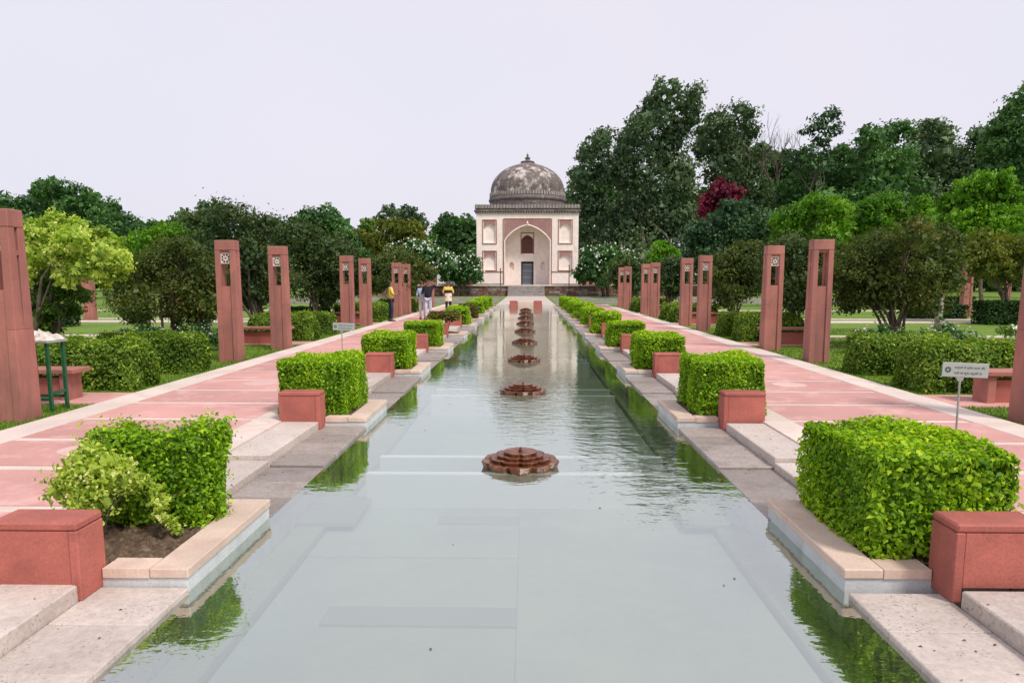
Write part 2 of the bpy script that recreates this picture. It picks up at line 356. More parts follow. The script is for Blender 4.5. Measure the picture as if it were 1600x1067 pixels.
# ------------------------------------------------------------------ ground, pool, banks, paths
me = bpy.data.meshes.new('lawn')
GV = [(-400, -30, ZG), (-6.0, -30, ZG), (-6.0, 53.6, ZG), (6.0, 53.6, ZG), (6.0, -30, ZG), (400, -30, ZG), (400, 600, ZG), (-400, 600, ZG)]
me.from_pydata(GV, [], [(0, 1, 2, 7), (2, 3, 6, 7), (3, 4, 5, 6)])
tag(link('lawn', me, M['grass']), kind='structure')
wm = bpy.data.meshes.new('pool_water'); wm.from_pydata([(-W, -4, ZW), (W, -4, ZW), (W, Y_END, ZW), (-W, Y_END, ZW)], [], [(0, 1, 2, 3)])
tag(link('pool_water', wm, M['water']), kind='structure')
bed = tag(boxo('pool_bed', -W, W, -4, Y_END, -0.5, -0.335, M['bed']), kind='structure')
bo = bed.location
# paving of the pool floor and the submerged side ledge
yy = -0.5; r = 0
while yy < 30:
    L = 1.25
    for j, (a, b) in enumerate(((-1.70, -0.0), (0.0, 1.70))):
        boxo('bed_slab', a, b - 0.002, yy, yy + L - 0.003, -0.335, -0.30 + 0.003 * ((r * 3 + j * 2) % 4), M['bed'], bed, 0.003, bo)
    yy += L; r += 1
boxo('bed_slab', -1.27, 0.0, 4.53, 4.80, -0.31, -0.279, M['bed_dark'], bed, 0.003, bo)
boxo('bed_slab', -0.75, 0.0, 6.55, 6.78, -0.31, -0.281, M['bed_dark'], bed, 0.003, bo)
for s, sd in SIDES:
    for k in range(-1, NB):
        y0 = BLK0 + k * PER
        xs = sorted((s * 1.72, s * W))
        boxo('ledge_slab', xs[0], xs[1], max(y0 - 1.75, -3), y0 + 3.22, -0.335, -0.24, M['bed_olive'], bed, 0.004, bo)
        xs = sorted((s * 1.45, s * W))   # square submerged slab below the low step
        if k <= 0: boxo('ledge_slab', xs[0], xs[1], y0 + 2.3, y0 + 3.1, -0.245, -0.20, M['bed_olive'], bed, 0.006, bo)
for k in range(NB):
    for dy in (-0.31, 0.39):
        boxo('marble_strip', -1.5, 1.5, FOUNT0 + k * PER + dy - 0.055, FOUNT0 + k * PER + dy + 0.055, -0.30, ZW - 0.005, M['stripe'], bed, 0.004, bo)

for s, sd in SIDES:
    xs = lambda a, b: sorted((s * a, s * b))
    a, b = xs(W + 0.01, 2.96)
    bank = tag(boxo('bank_' + sd, a, b, -4, Y_END, -0.5, -0.03, M['step']), kind='structure'); o0 = bank.location
    pa, pb = xs(2.96, 6.0)
    path = tag(boxo('path_' + sd, pa, pb, -4, Y_END + 0.6, -0.3, ZPATH - 0.012, M['white_band']), kind='structure'); p0 = path.location
    for k in range(-1, NB):
        y0 = BLK0 + k * PER
        n = 4; ya, yb = y0 - 1.77, y0 + 0.21
        for i in range(n):
            d = (yb - ya) / n
            x0, x1 = xs(W - 0.012, 2.50)
            boxo('step_slab', x0, x1, ya + i * d, ya + (i + 1) * d - 0.006, -0.02, ZA + 0.0015 * (i % 2), M['step'] if k <= 0 else M['step_wet'], bank, 0.006, o0)
        for i in range(2):
            d = (y0 + 0.03 - ya) / 2
            x0, x1 = xs(2.505, 2.955)
            boxo('raised_slab', x0, x1, ya + i * d, ya + (i + 1) * d - 0.006, -0.025, ZSA, M['slab'], bank, 0.008, o0)
        ya, yb = y0 + 1.66, y0 + 3.22
        for i in range(3):
            d = (yb - ya) / 3
            x0, x1 = xs(W - 0.012, 2.50)
            boxo('step_slab', x0, x1, ya + i * d, ya + (i + 1) * d - 0.006, -0.02, ZB, M['step_wet'], bank, 0.006, o0)
        x0, x1 = xs(2.505, 2.955)
        boxo('raised_slab', x0, x1, ya, yb - 0.004, -0.025, ZSB, M['slab'], bank, 0.008, o0)
    # path: pale kerbs both sides, pink panels between narrow pale bands
    q = 1.25; n = int((Y_END + 2) / q)
    for i in range(-1, n):
        y = 0.35 + i * q
        x0, x1 = xs(3.34, 5.52)
        boxo('panel', x0, x1, y + 0.18, y + q, ZPATH - 0.012, ZPATH, M['pink'], path, 0.003, p0)
        x0, x1 = xs(5.525, 6.0)
        boxo('kerb_stone', x0, x1, y, y + q - 0.006, ZPATH - 0.02, ZPATH + 0.004, M['white_band'], path, 0.006, p0)
        x0, x1 = xs(2.965, 3.335)
        boxo('edging_stone', x0, x1, y, y + q - 0.006, ZPATH - 0.02, ZPATH + 0.003, M['white_band'], path, 0.004, p0)
    for k in range(NB):
        b = MB(); pts = []
        for j in range(16):
            rr = 0.28
            pts.append((rr * math.cos(j * math.pi / 8), rr * math.sin(j * math.pi / 8)))
        if k == 0: medm = b.hexa([(x, y, 0) for x, y in pts], [(x, y, 0.004) for x, y in pts]).mesh('medallion')
        link('medallion', medm, M['inlay'], path, (s * 4.43 - p0.x, FOUNT0 + k * PER - p0.y, ZPATH - p0.z + 0.0005))
    # inner side path edge of ground beyond the pool
end = tag(boxo('end_paving', -6.0, 6.0, Y_END + 0.6, Y_END + 2.4, -0.3, ZPATH - 0.004, M['grey_stone']), kind='structure')

# ------------------------------------------------------------------ foliage engine
rng = np.random.default_rng(11)
def unit(n):
    v = rng.normal(size=(n, 3)); return v / np.linalg.norm(v, axis=1, keepdims=True)
def leaf_quads(P, Nn, size, asp):
    n = len(P); Nn = Nn / np.maximum(np.linalg.norm(Nn, axis=1, keepdims=True), 1e-6)
    U = np.cross(Nn, unit(n)); U /= np.maximum(np.linalg.norm(U, axis=1, keepdims=True), 1e-6)
    V = np.cross(Nn, U); s = np.asarray(size).reshape(-1, 1) * np.ones((n, 1))
    bend = Nn * s * 0.12
    A = P - V * s * 0.5 - bend; B = P + U * s * asp * 0.5 + bend; C = P + V * s * 0.5 - bend; D = P - U * s * asp * 0.5 + bend
    VV = np.stack([A, B, C, D], 1).reshape(-1, 3)
    return VV, np.arange(4 * n).reshape(-1, 4)
def _ico(sub):
    b = bmesh.new(); bmesh.ops.create_icosphere(b, subdivisions=sub, radius=1)
    v = np.array([x.co[:] for x in b.verts]); f = np.array([[q.index for q in x.verts] for x in b.faces]); b.free(); return v, f
ICO2 = _ico(2); ICO1 = _ico(1)
def lumpy(V, amp, fr):
    ph = rng.uniform(0, 6, (3, 3)); d = np.zeros(len(V))
    for i in range(3): d += np.sin(V @ (unit(1)[0] * fr * (1 + .5 * i)) + ph[i, 0])
    return V * (1 + amp * d / 3)[:, None]

def crown_mesh(name, clumps, leafsize, dens=1.0, asp=0.55, sub=9, tintvar=0.22, core=0.62, loose=0.0, bright_top=0.0):
    """clumps: (x,y,z,r) leaf masses; each is broken into smaller tufts whose surfaces carry leaf faces"""
    VV, QF, TF, tq, tt = [], [], [], [], []; nv = 0
    for (x, y, z, r) in clumps:
        c = np.array([x, y, z]); ct = rng.uniform(-1, 1) * tintvar
        if core > 0:                # larger, randomly turned leaves fill the inside
            n = int(26 * core * dens * (r / leafsize) ** 1.2 * 0.9) + 10; n = min(n, 420)
            o = unit(n); P = c + o * (r * 0.78 * rng.uniform(0, 1, n) ** 0.4)[:, None] * np.array([1, 1, .9])
            v, q = leaf_quads(P, unit(n) + o * 0.6, np.minimum(leafsize * rng.uniform(1.6, 2.8, n), r * .5), 0.7)
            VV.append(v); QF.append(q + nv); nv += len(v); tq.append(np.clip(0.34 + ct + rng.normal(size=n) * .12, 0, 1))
        ns = max(5, int(sub * 1.7 * rng.uniform(0.85, 1.15)))
        d = unit(ns); rr_ = rng.uniform(0.25, 1, ns) ** 0.55 * 0.92
        for i in range(ns):
            sr = r * rng.uniform(0.20, 0.40); sc = c + d[i] * r * rr_[i] * np.array([1, 1, 0.9])
            st = ct + rng.uniform(-1, 1) * tintvar * 0.7
            n = int(dens * 4.6 * (sr * sr) / (leafsize * leafsize * asp)) + 5
            n = min(n, 2200)
            o = unit(n)
            rad = sr * (rng.uniform(0.05, 1.0, n) ** 0.42 + (0.12 + loose) * np.abs(rng.normal(size=n)) ** 2 * 0.35)
            P = sc + o * rad[:, None] * np.array([1.2, 1.2, 0.72])
            out = o * 0.35 + d[i] * 0.35 + unit(n) * 0.75 + np.array([0, 0, 0.35])
            s = leafsize * rng.uniform(0.6, 1.35, n)
            v, q = leaf_quads(P, out, s, asp)
            VV.append(v); QF.append(q + nv); nv += len(v)
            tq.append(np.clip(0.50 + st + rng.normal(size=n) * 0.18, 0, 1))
    faces = [np.concatenate(QF)]; tint = [np.concatenate(tq)]
    if TF: faces.append(np.concatenate(TF)); tint.append(np.concatenate(tt))
    return npmesh(name, np.concatenate(VV), faces, np.concatenate(tint))

def branch_curve(a, b, sag=0.0, n=5, jit=0.06):
    a = Vector(a); b = Vector(b); L = (b - a).length; pts = []
    for i in range(n + 1):
        t = i / n
        p = a.lerp(b, t)
        if 0 < i < n: p += Vector((rnd.uniform(-1, 1), rnd.uniform(-1, 1), rnd.uniform(-.5, .5))) * L * jit
        p.z += sag * math.sin(math.pi * t) * L
        pts.append(p)
    return pts
def trunk_mesh(base, clumps, r0, stems=1, n_l=7, fork=0.35):
    """tapered trunk or several stems with limbs reaching into the leaf masses"""
    mb = MB(); base = Vector(base)
    cz = [c for c in clumps]
    cen = Vector((sum(c[0] for c in cz) / len(cz), sum(c[1] for c in cz) / len(cz), sum(c[2] for c in cz) / len(cz)))
    if stems == 1:
        top = base.lerp(cen, 0.75); fk = base.lerp(top, fork + 0.25)
        pts = branch_curve(base, top, 0, 6, 0.02); pts[0] = base
        mb.tube(pts, [r0 * 1.25] + [r0 * (1 - 0.13 * i) for i in range(1, len(pts))], 9)
        for c in rnd.sample(cz, min(n_l, len(cz))):
            st = pts[rnd.randint(2, len(pts) - 1)]
            q = branch_curve(st, (c[0], c[1], c[2]), 0.05, 5, 0.05)
            mb.tube(q, [r0 * 0.42 * (1 - 0.16 * i) for i in range(len(q))], 6)
    else:
        for k in range(stems):
            c = cz[k % len(cz)]
            a = base + Vector((rnd.uniform(-1, 1), rnd.uniform(-1, 1), 0)) * r0 * 2.2
            q = branch_curve(a, (c[0] * 0.75 + cen.x * 0.25 + rnd.uniform(-.2, .2), c[1], c[2]), 0.08, 6, 0.035)
            mb.tube(q, [r0 * (1 - 0.14 * i) for i in range(len(q))], 7)
            for e in range(2):
                d = rnd.choice(cz); q2 = branch_curve(q[rnd.randint(2, 4)], (d[0], d[1], d[2]), 0.03, 4, 0.06)
                mb.tube(q2, [r0 * 0.45 * (1 - 0.2 * i) for i in range(len(q2))], 5)
    return mb.mesh('trunk', True)

def tree(name, label, cat, Y, circ, mat, leafpx=3.0, base_px=None, ground=ZG, r0=0.3, stems=1, bark='bark', group=None, dens=1.0,
         thick=0.55, back=True, asp=0.55, sub=9, core=0.62, extra=None, tintvar=0.22, loose=0.0, tuftmat=None):
    """circ: leaf masses as seen (u, v, radius in photo pixels) put at distance Y with real depth"""
    sc = Y / F; cl = []
    if name == "crape_myrtle": circ = [(u + rnd.uniform(-4, 4), v + rnd.uniform(-4, 4), r * rnd.uniform(1.0, 1.25)) for u, v, r in circ]; loose = max(loose, 0.6); leafpx *= 0.88
    umin = min(c[0] - c[2] for c in circ); umax = max(c[0] + c[2] for c in circ)
    halfd = (umax - umin) * sc * 0.5 * thick
    for (u, v, r) in circ:
        p = at(u, v, Y); edge = abs(u - (umin + umax) / 2) / max(1, (umax - umin) / 2)
        d = halfd * max(0.15, 1 - edge) * rnd.uniform(-1.0, 0.6)
        cl.append((p.x, Y + d, p.z, r * sc * 1.12))
        if back: cl.append((p.x + rnd.uniform(-.4, .4) * r * sc, Y + halfd * 0.8 * max(0.2, 1 - edge) + r * sc * 0.6, p.z - 0.15 * r * sc, r * sc * 0.9))
    bu = base_px if base_px is not None else (umin + umax) / 2
    b = at(bu, HZ, Y); base = Vector((b.x, Y, ground))
    root = empty(name, base, label, cat, group)
    rel = [(c[0] - base.x, c[1] - base.y, c[2] - base.z, c[3]) for c in cl]
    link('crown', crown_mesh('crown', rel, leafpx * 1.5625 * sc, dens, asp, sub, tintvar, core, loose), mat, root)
    link('trunk', trunk_mesh((0, 0, -0.05), rel, r0, stems), M[bark], root)
    if extra:                      # blossom scattered over the outer leaves
        em, n, size = extra; P = []; Nn = []
        for i in range(n):
            c = rnd.choice(rel); d = unit(1)[0]; d[2] = abs(d[2]) * .8; d[1] = -abs(d[1]) if rnd.random() < 0.7 else d[1]
            P.append(np.array(c[:3]) + d * c[3] * rnd.uniform(1.0, 1.25)); Nn.append(d)
        P = np.array(P); Nn = np.array(Nn) + unit(n) * 0.4
        v, q = leaf_quads(P, Nn, size * rng.uniform(0.7, 1.3, n), 0.85)
        tag(link('blossom', npmesh('blossom', v, [q], rng.uniform(0, 1, n)), em, root), kind='stuff')
    return root

def hedge_mesh(sx, sy, sz, leafsize, dens, asp=0.55, rad=0.12, wob=0.03, tint0=0.5, loose=0.03, dead_low=0.0):
    """clipped hedge: leaves over a rounded box (no bottom), several layers deep, plus the dense inside"""
    areas = np.array([sx * sy, sx * sz, sx * sz, sy * sz, sy * sz]); n = int(areas.sum() * dens / (leafsize ** 2 * asp * 0.5))
    f = rng.choice(5, n, p=areas / areas.sum()); a = rng.uniform(-.5, .5, n); b = rng.uniform(-.5, .5, n)
    P = np.zeros((n, 3)); h = np.array([sx, sy, sz]) / 2
    for i, (ax, sg) in enumerate(((2, 1), (1, -1), (1, 1), (0, -1), (0, 1))):
        m = f == i; o = [k for k in range(3) if k != ax]
        P[m, o[0]] = a[m] * 2 * h[o[0]]; P[m, o[1]] = b[m] * 2 * h[o[1]]; P[m, ax] = sg * h[ax]
    inner = np.clip(P, -(h - rad), h - rad); inner[:, 2] = np.clip(P[:, 2], -h[2], h[2] - rad)
    d = P - inner; L = np.maximum(np.linalg.norm(d, axis=1, keepdims=True), 1e-6); Nn = d / L
    wv = np.zeros(n); 
    for k in range(4): wv += np.sin(P @ (unit(1)[0] * rng.uniform(4, 13)) + rng.uniform(0, 6))
    depth = rng.uniform(0, 1, n) ** 1.5 * leafsize * 3.4
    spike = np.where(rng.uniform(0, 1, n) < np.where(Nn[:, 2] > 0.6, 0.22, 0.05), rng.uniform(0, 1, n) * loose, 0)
    Q = inner + Nn * (rad + wv[:, None] * wob * 0.4 - depth[:, None] + spike[:, None])
    out = Nn * 0.8 + unit(n) * 0.7 + np.array([0, 0, 0.3])
    v, q = leaf_quads(Q, out, leafsize * rng.uniform(0.65, 1.3, n), asp)
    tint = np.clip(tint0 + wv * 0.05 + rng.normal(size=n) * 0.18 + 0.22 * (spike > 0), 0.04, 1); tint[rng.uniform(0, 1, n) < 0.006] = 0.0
    # inside mass
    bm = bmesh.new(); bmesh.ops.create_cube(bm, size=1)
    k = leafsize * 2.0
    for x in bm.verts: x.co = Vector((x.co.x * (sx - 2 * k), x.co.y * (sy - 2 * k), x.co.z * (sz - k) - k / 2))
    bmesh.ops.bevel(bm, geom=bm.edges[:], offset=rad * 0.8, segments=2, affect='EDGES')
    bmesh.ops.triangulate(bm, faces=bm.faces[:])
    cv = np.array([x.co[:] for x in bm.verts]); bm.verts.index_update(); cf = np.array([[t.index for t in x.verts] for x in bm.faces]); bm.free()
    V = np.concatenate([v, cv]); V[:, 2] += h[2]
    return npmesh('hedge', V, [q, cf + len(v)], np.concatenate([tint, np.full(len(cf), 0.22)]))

# ------------------------------------------------------------------ planters, blocks, clipped hedges
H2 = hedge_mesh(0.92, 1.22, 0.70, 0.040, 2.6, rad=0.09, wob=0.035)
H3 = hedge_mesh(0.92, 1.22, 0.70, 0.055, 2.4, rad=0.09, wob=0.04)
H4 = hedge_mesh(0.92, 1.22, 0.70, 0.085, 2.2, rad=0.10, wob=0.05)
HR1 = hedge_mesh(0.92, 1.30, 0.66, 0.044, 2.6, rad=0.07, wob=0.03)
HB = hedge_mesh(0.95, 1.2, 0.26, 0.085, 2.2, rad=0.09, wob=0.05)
soil_b = bmesh.new(); bmesh.ops.create_grid(soil_b, x_segments=44, y_segments=60, size=0.5)
for v_ in soil_b.verts: v_.co.z = 0.012 * math.sin(v_.co.x * 31 + v_.co.y * 17) + rnd.uniform(-0.014, 0.016)
soil_me = bpy.data.meshes.new('soil'); soil_b.to_mesh(soil_me); soil_b.free()
for k in range(NB):
    for s, sd in SIDES:
        y0 = BLK0 + k * PER + (0.07 if s > 0 else 0); yb = y0 + 0.215; yf = y0 + 1.655
        xs = lambda a, b: sorted((s * a, s * b))
        where = f'{ORD[k]} from the camera on the {sd} side of the pool' if k else f'nearest the camera on the {sd} side of the pool'
        pl = empty('planter', (s * 2.46, (yb + yf) / 2, ZA), f'low stone planter, {where}', 'planter', 'stone planters along the pool'); o0 = pl.location
        x0, x1 = xs(W - 0.002, 2.95); boxo('riser', x0 + 0.001, x1, yb + 0.003, yf - 0.003, -0.03 - 0.25, ZP - 0.062, M['marble'], pl, 0.003, o0)
        x0, x1 = xs(W - 0.014, 2.19); boxo('cap_stone', x0, x1, yb - 0.01, yf, ZP - 0.06, ZP, M['cap'], pl, 0.006, o0)
        x0, x1 = xs(2.193, 2.474 if k < 99 else 2.9); boxo('cap_stone', x0, x1, yb - 0.01, yb + 0.17, ZP - 0.06, ZP, M['cap'], pl, 0.002, o0)
        x0, x1 = xs(2.193, 2.95); boxo('cap_stone', x0, x1, yf - 0.15, yf, ZP - 0.06, ZP, M['cap'], pl, 0.006, o0)
        if k < 2:
            so = link('soil', soil_me, M['soil'], pl, (s * 2.571 - o0.x, (yb + yf) / 2 - o0.y + 0.0, ZP - 0.022 - o0.z)); so.scale = (0.755, yf - yb - 0.2, 1)
        else:
            x0, x1 = xs(2.193, 2.95); boxo('soil', x0, x1, yb + 0.18, yf - 0.152, ZP - 0.06, ZP - 0.015, M['soil'], pl, 0.0, o0)
        x0, x1 = xs(2.48, 2.99)
        bl = empty('stone_block', (s * 2.735, y0 + 0.13, ZSA), f'square red sandstone block seat, {where}', 'stone block', 'red stone blocks in front of the planters')
        boxo('body', x0 + (0.056 if s > 0 else 0), x1 - (0.056 if s < 0 else 0), y0 + 0.006, y0 + 0.259, ZSA - 0.01, 0.495, M['red'], bl, 0.004, bl.location)
        e0, e1 = xs(2.48, 2.535); boxo('end_slab', e0, e1, y0, y0 + 0.265, ZA + 0.002, 0.496, M['red'], bl, 0.006, bl.location)
        boxo('top_slab', x0, x1, y0, y0 + 0.265, 0.4975, 0.548, M['red'], bl, 0.012, bl.location)
        if s < 0 and k == 0: continue
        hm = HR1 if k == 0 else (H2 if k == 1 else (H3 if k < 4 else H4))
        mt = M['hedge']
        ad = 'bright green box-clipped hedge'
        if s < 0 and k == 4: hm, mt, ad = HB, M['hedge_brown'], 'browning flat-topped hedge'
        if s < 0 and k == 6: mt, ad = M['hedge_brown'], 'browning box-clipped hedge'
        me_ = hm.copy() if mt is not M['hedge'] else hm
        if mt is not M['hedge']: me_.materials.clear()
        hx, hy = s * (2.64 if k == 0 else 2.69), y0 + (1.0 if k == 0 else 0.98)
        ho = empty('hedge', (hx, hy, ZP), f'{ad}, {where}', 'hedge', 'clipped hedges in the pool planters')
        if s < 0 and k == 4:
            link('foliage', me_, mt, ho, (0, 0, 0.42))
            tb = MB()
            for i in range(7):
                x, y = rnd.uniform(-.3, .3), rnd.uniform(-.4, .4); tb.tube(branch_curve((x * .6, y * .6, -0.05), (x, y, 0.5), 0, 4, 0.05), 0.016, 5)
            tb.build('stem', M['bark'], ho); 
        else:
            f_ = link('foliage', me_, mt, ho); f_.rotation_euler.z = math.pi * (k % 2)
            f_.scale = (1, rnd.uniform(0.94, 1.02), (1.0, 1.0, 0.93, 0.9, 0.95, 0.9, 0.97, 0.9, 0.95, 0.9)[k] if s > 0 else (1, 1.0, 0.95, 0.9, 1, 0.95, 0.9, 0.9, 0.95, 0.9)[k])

# the broken first planter on the left: remains of the hedge, a yellowing shrub, a sprig
def bush(name, label, loc, clumps, leafsize, mat, dens=1.0, stems=5, r0=0.012, cat='shrub', sub=10, core=0.55, group=None, asp=0.55, tintvar=0.2, loose=0.25, blossom=None):
    root = empty(name, loc, label, cat, group)
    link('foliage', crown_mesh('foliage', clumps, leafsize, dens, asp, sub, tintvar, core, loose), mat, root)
    link('stem', trunk_mesh((0, 0, -0.03), clumps, r0, stems), M['bark'], root)
    if blossom:
        em, n, size = blossom; P = []; Nn = []
        for i in range(n):
            c = rnd.choice(clumps); d = unit(1)[0]; d[2] = abs(d[2]); P.append(np.array(c[:3]) + d * c[3] * rnd.uniform(0.85, 1.15)); Nn.append(d)
        v, q = leaf_quads(np.array(P), np.array(Nn) + unit(n) * .5, size * rng.uniform(.6, 1.3, n), .8)
        tag(link('blossom', npmesh('blossom', v, [q], rng.uniform(0, 1, n)), em, root), kind='stuff')
    return root
ro = empty('hedge', (-2.63, 5.36, ZP), 'ragged remains of the dark green hedge in the half-bare left planter', 'hedge', 'clipped hedges in the pool planters')
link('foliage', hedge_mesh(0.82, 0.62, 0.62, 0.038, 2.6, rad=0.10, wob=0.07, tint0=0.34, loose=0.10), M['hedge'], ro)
link('stem', trunk_mesh((0, 0, -0.04), [(-.2, 0, .3, .1), (.2, .1, .3, .1), (0, -.1, .35, .1)], 0.014, 6), M['bark'], ro)
bush('shrub', 'scruffy yellow-green shrub at the front of the half-bare left planter', (-2.80, 4.76, ZP),
     [(-.10, .06, .44, .19), (.08, .0, .46, .18), (-.18, -.02, .32, .16), (.02, -.05, .32, .18), (.16, .10, .38, .15), (-.04, -.08, .14, .13), (-.08, .1, .52, .13)], 0.034, M['scruffy'], 0.8, 8, 0.008, core=0.35, loose=0.4)
bush('sprig', 'single yellow-green leafy sprig on the bare soil of the left planter', (-2.40, 4.84, ZP),
     [(.0, 0, .24, .07), (.02, -.02, .15, .07), (.04, .03, .08, .06), (-.03, .0, .32, .05), (.1, .0, .04, .05)], 0.03, M['scruffy'], 0.7, 4, 0.005, core=0.0, loose=0.4, cat='plant')

# ------------------------------------------------------------------ lotus fountains
def petal_mesh(wd, ln, th, tilt):
    plan = [(-wd * 0.28, 0), (-wd * 0.46, ln * 0.66), (-wd * 0.36, ln * 0.90), (0, ln), (wd * 0.36, ln * 0.90), (wd * 0.46, ln * 0.66), (wd * 0.28, 0)]
    bot = [(x * 0.80, y * 0.90, y * tilt - th) for x, y in plan]; top = [(x, y, y * tilt + (0.006 if abs(x) > wd * .4 else 0)) for x, y in plan]
    return MB().hexa([(x, y, z) for x, y, z in bot], [(x, y, z) for x, y, z in top]).bevel(0.004).mesh('petal')
TIERS = [(9, 0.17, 0.40, 0.062, 0.075, 0.06, 0.5), (9, 0.225, 0.325, 0.096, 0.044, 0.09, 0.0), (8, 0.20, 0.25, 0.126, 0.042, 0.12, 0.5), (7, 0.15, 0.175, 0.152, 0.040, 0.15, 0.0)]
PM = [petal_mesh(2 * t_[2] * math.tan(math.pi / t_[0]) * 0.92, t_[2] * 0.72, t_[4], t_[5]) for t_ in TIERS]
core_me = MB().lathe([(0.20, -0.32), (0.20, 0.0), (0.24, 0.02), (0.18, 0.05), (0.10, 0.10), (0.06, 0.142), (0.03, 0.146)], 20).mesh('base')
noz_me = MB().lathe([(0.02, 0.13), (0.02, 0.165), (0.012, 0.17), (0.012, 0.19)], 10).mesh('nozzle')
for k in range(9):
    f = empty('lotus_fountain', (0, FOUNT0 + k * PER, 0.045), f'brown stone lotus fountain in the pool, {ORD[k]} from the camera' if k else 'brown stone lotus fountain in the pool, largest and nearest the camera', 'fountain', 'lotus fountains down the middle of the pool')
    link('base', core_me, M['lotus'], f); link('nozzle', noz_me, M['lotus'], f)
    for ti, (n, _, rad, z, th, tl, off) in enumerate(TIERS):
        for j in range(n):
            p = link('petal', PM[ti], M['lotus'], f, (0, 0, z - rad * 0.28 * tl - rad * 0.7 * tl * 0.5))
            a = (j + off) * 2 * math.pi / n + 0.0; p.rotation_euler.z = a
            p.location.x = -math.sin(a) * rad * 0.28; p.location.y = math.cos(a) * rad * 0.28

# ------------------------------------------------------------------ red stone pillars
def jali_mesh(wd, ht):
    mb = MB(); g = 0.014
    mb.box(-wd / 2, wd / 2, -.012, .012, 0, g); mb.box(-wd / 2, wd / 2, -.012, .012, ht - g, ht)
    for x in (-wd / 2 + g / 2, wd / 2 - g / 2): mb.box(x - g / 2, x + g / 2, -.0115, .0115, g, ht - g)
    cx, cz = 0, ht / 2; R0 = min(wd, ht) * 0.24
    for j in range(8):
        a = j * math.pi / 4; b = a + math.pi / 4
        mb.tube([(R0 * math.cos(a), 0, cz + R0 * math.sin(a)), (R0 * math.cos(b), 0, cz + R0 * math.sin(b))], 0.0085, 5)
        e = 1.0; dx, dz = math.cos(a), math.sin(a)
        tmax = min((wd / 2) / abs(dx) if abs(dx) > .01 else 9, (ht / 2) / abs(dz) if abs(dz) > .01 else 9)
        mb.tube([(R0 * dx, 0, cz + R0 * dz), (tmax * dx * .97, 0, cz + tmax * dz * .97)], 0.0085, 5)
        mb.tube([(R0 * .35 * dx, 0, cz + R0 * .35 * dz), (R0 * dx, 0, cz + R0 * dz)], 0.008, 5)
    for sx in (-1, 1):
        for sz in (-1, 1):
            mb.tube([(sx * wd * .22, 0, cz + sz * ht * .46), (sx * wd * .46, 0, cz + sz * ht * .22)], 0.008, 5)
    return mb.mesh('lattice_screen')
def pillar_proto():
    root = empty('pillar', (0, 0, 0))
    HT = 2.62; w_, st = 0.43, 0.11
    dep = lambda z: 0.20 - 0.055 * z / HT          # half depth, tapering upwards
    lean = lambda z: 0.0
    ZW = 1.64; ZJ = 2.12; ZL = 2.40
    for sx in (-1, 1):
        a, b = sorted((sx * w_ / 2, sx * (w_ / 2 - st))); ZS = 1.15
        def seg(y0f, y1f, z0, z1, nm_):
            bot = [(a, y0f(z0), z0), (b, y0f(z0), z0), (b, y1f(z0), z0), (a, y1f(z0), z0)]; top = [(a, y0f(z1), z1), (b, y0f(z1), z1), (b, y1f(z1), z1), (a, y1f(z1), z1)]
            MB().hexa(bot, top).bevel(0.006).build(nm_, M['red_pillar'], root)
        seg(lambda z: -dep(z), lambda z: dep(z), -0.2, ZS, 'stile')
        gap = lambda z: 0.004 + 0.026 * min(1, (z - ZS) / 0.5)
        seg(lambda z: -dep(z), lambda z: -gap(z), ZS + .0005, ZL, 'stile'); seg(gap, lambda z: dep(z), ZS + .0005, ZL, 'stile')
        seg(lambda z: -gap(z) + .001, lambda z: gap(z) - .001, 2.06, 2.12, 'slot_bridge')
    i = w_ / 2 - st - 0.001
    bot = [(-i, -dep(0) + .028, -0.2), (i, -dep(0) + .028, -0.2), (i, dep(0) - .028, -0.2), (-i, dep(0) - .028, -0.2)]
    top = [(-i, -dep(ZW) + .028, ZW), (i, -dep(ZW) + .028, ZW), (i, dep(ZW) - .028, ZW), (-i, dep(ZW) - .028, ZW)]
    MB().hexa(bot, top).build('infill_panel', M['red_pillar'], root)
    c = w_ / 2 + 0.003; d0, d1 = dep(ZL) + 0.003, dep(HT) + 0.0
    MB().hexa([(-c, -d0, ZL + .002), (c, -d0, ZL + .002), (c, d0, ZL + .002), (-c, d0, ZL + .002)], [(-c, -d1, HT), (c, -d1, HT), (c, d1, HT), (-c, d1, HT)]).bevel(0.014, 2).build('cap', M['red_pillar'], root)
    MB().box(-i, i, -dep(ZL) + .03, -dep(ZL) + .07, ZL - 0.05, ZL).build('lintel', M['red_pillar'], root)
    link('lattice_screen', jali_mesh(2 * i - 0.004, ZL - 0.055 - ZJ), M['lattice'], root, (0, -dep(ZJ) + .055, ZJ))
    return root
pp = pillar_proto(); first = True
PGROUP = 'red stone pillars along the garden paths'
def put_pillar(x, y, label, rz=0, jali=True):
    global first
    o = pp if first else copy_tree(pp); first = False
    o.location = (x, y, ZG); o.rotation_euler.z = rz
    tag(o, label, 'pillar', PGROUP)
    if label.endswith('nearest the camera'): o.location.x = -6.45 if x < 0 else 6.38
    elif abs(y - 16.38) < .01: o.location.x = -6.45 if x < 0 else 6.36
    if not jali:
        for c in children(o):
            if c.name.startswith('lattice'): bpy.data.objects.remove(c)
    return o
pil_y = [9.28, 16.38, 19.2, 26.5, 29.5, 36.7, 39.6, 46.6, 49.6]
pos = {9.28: 'nearest the camera', 16.38: 'second from the camera', 19.2: 'third from the camera', 26.5: 'fourth from the camera', 29.5: 'fifth from the camera', 36.7: 'sixth from the camera', 39.6: 'seventh from the camera', 46.6: 'eighth from the camera', 49.6: 'ninth from the camera'}
for y in pil_y:
    for s, sd in SIDES:
        if s > 0 and y == 16.38: put_pillar(6.27, y, 'red sandstone pillar with an open slot and no lattice, right of the path', 0, False)
        else: put_pillar(s * 6.27, y, f'tapered red sandstone pillar beside the {sd} path, {pos[y]}')
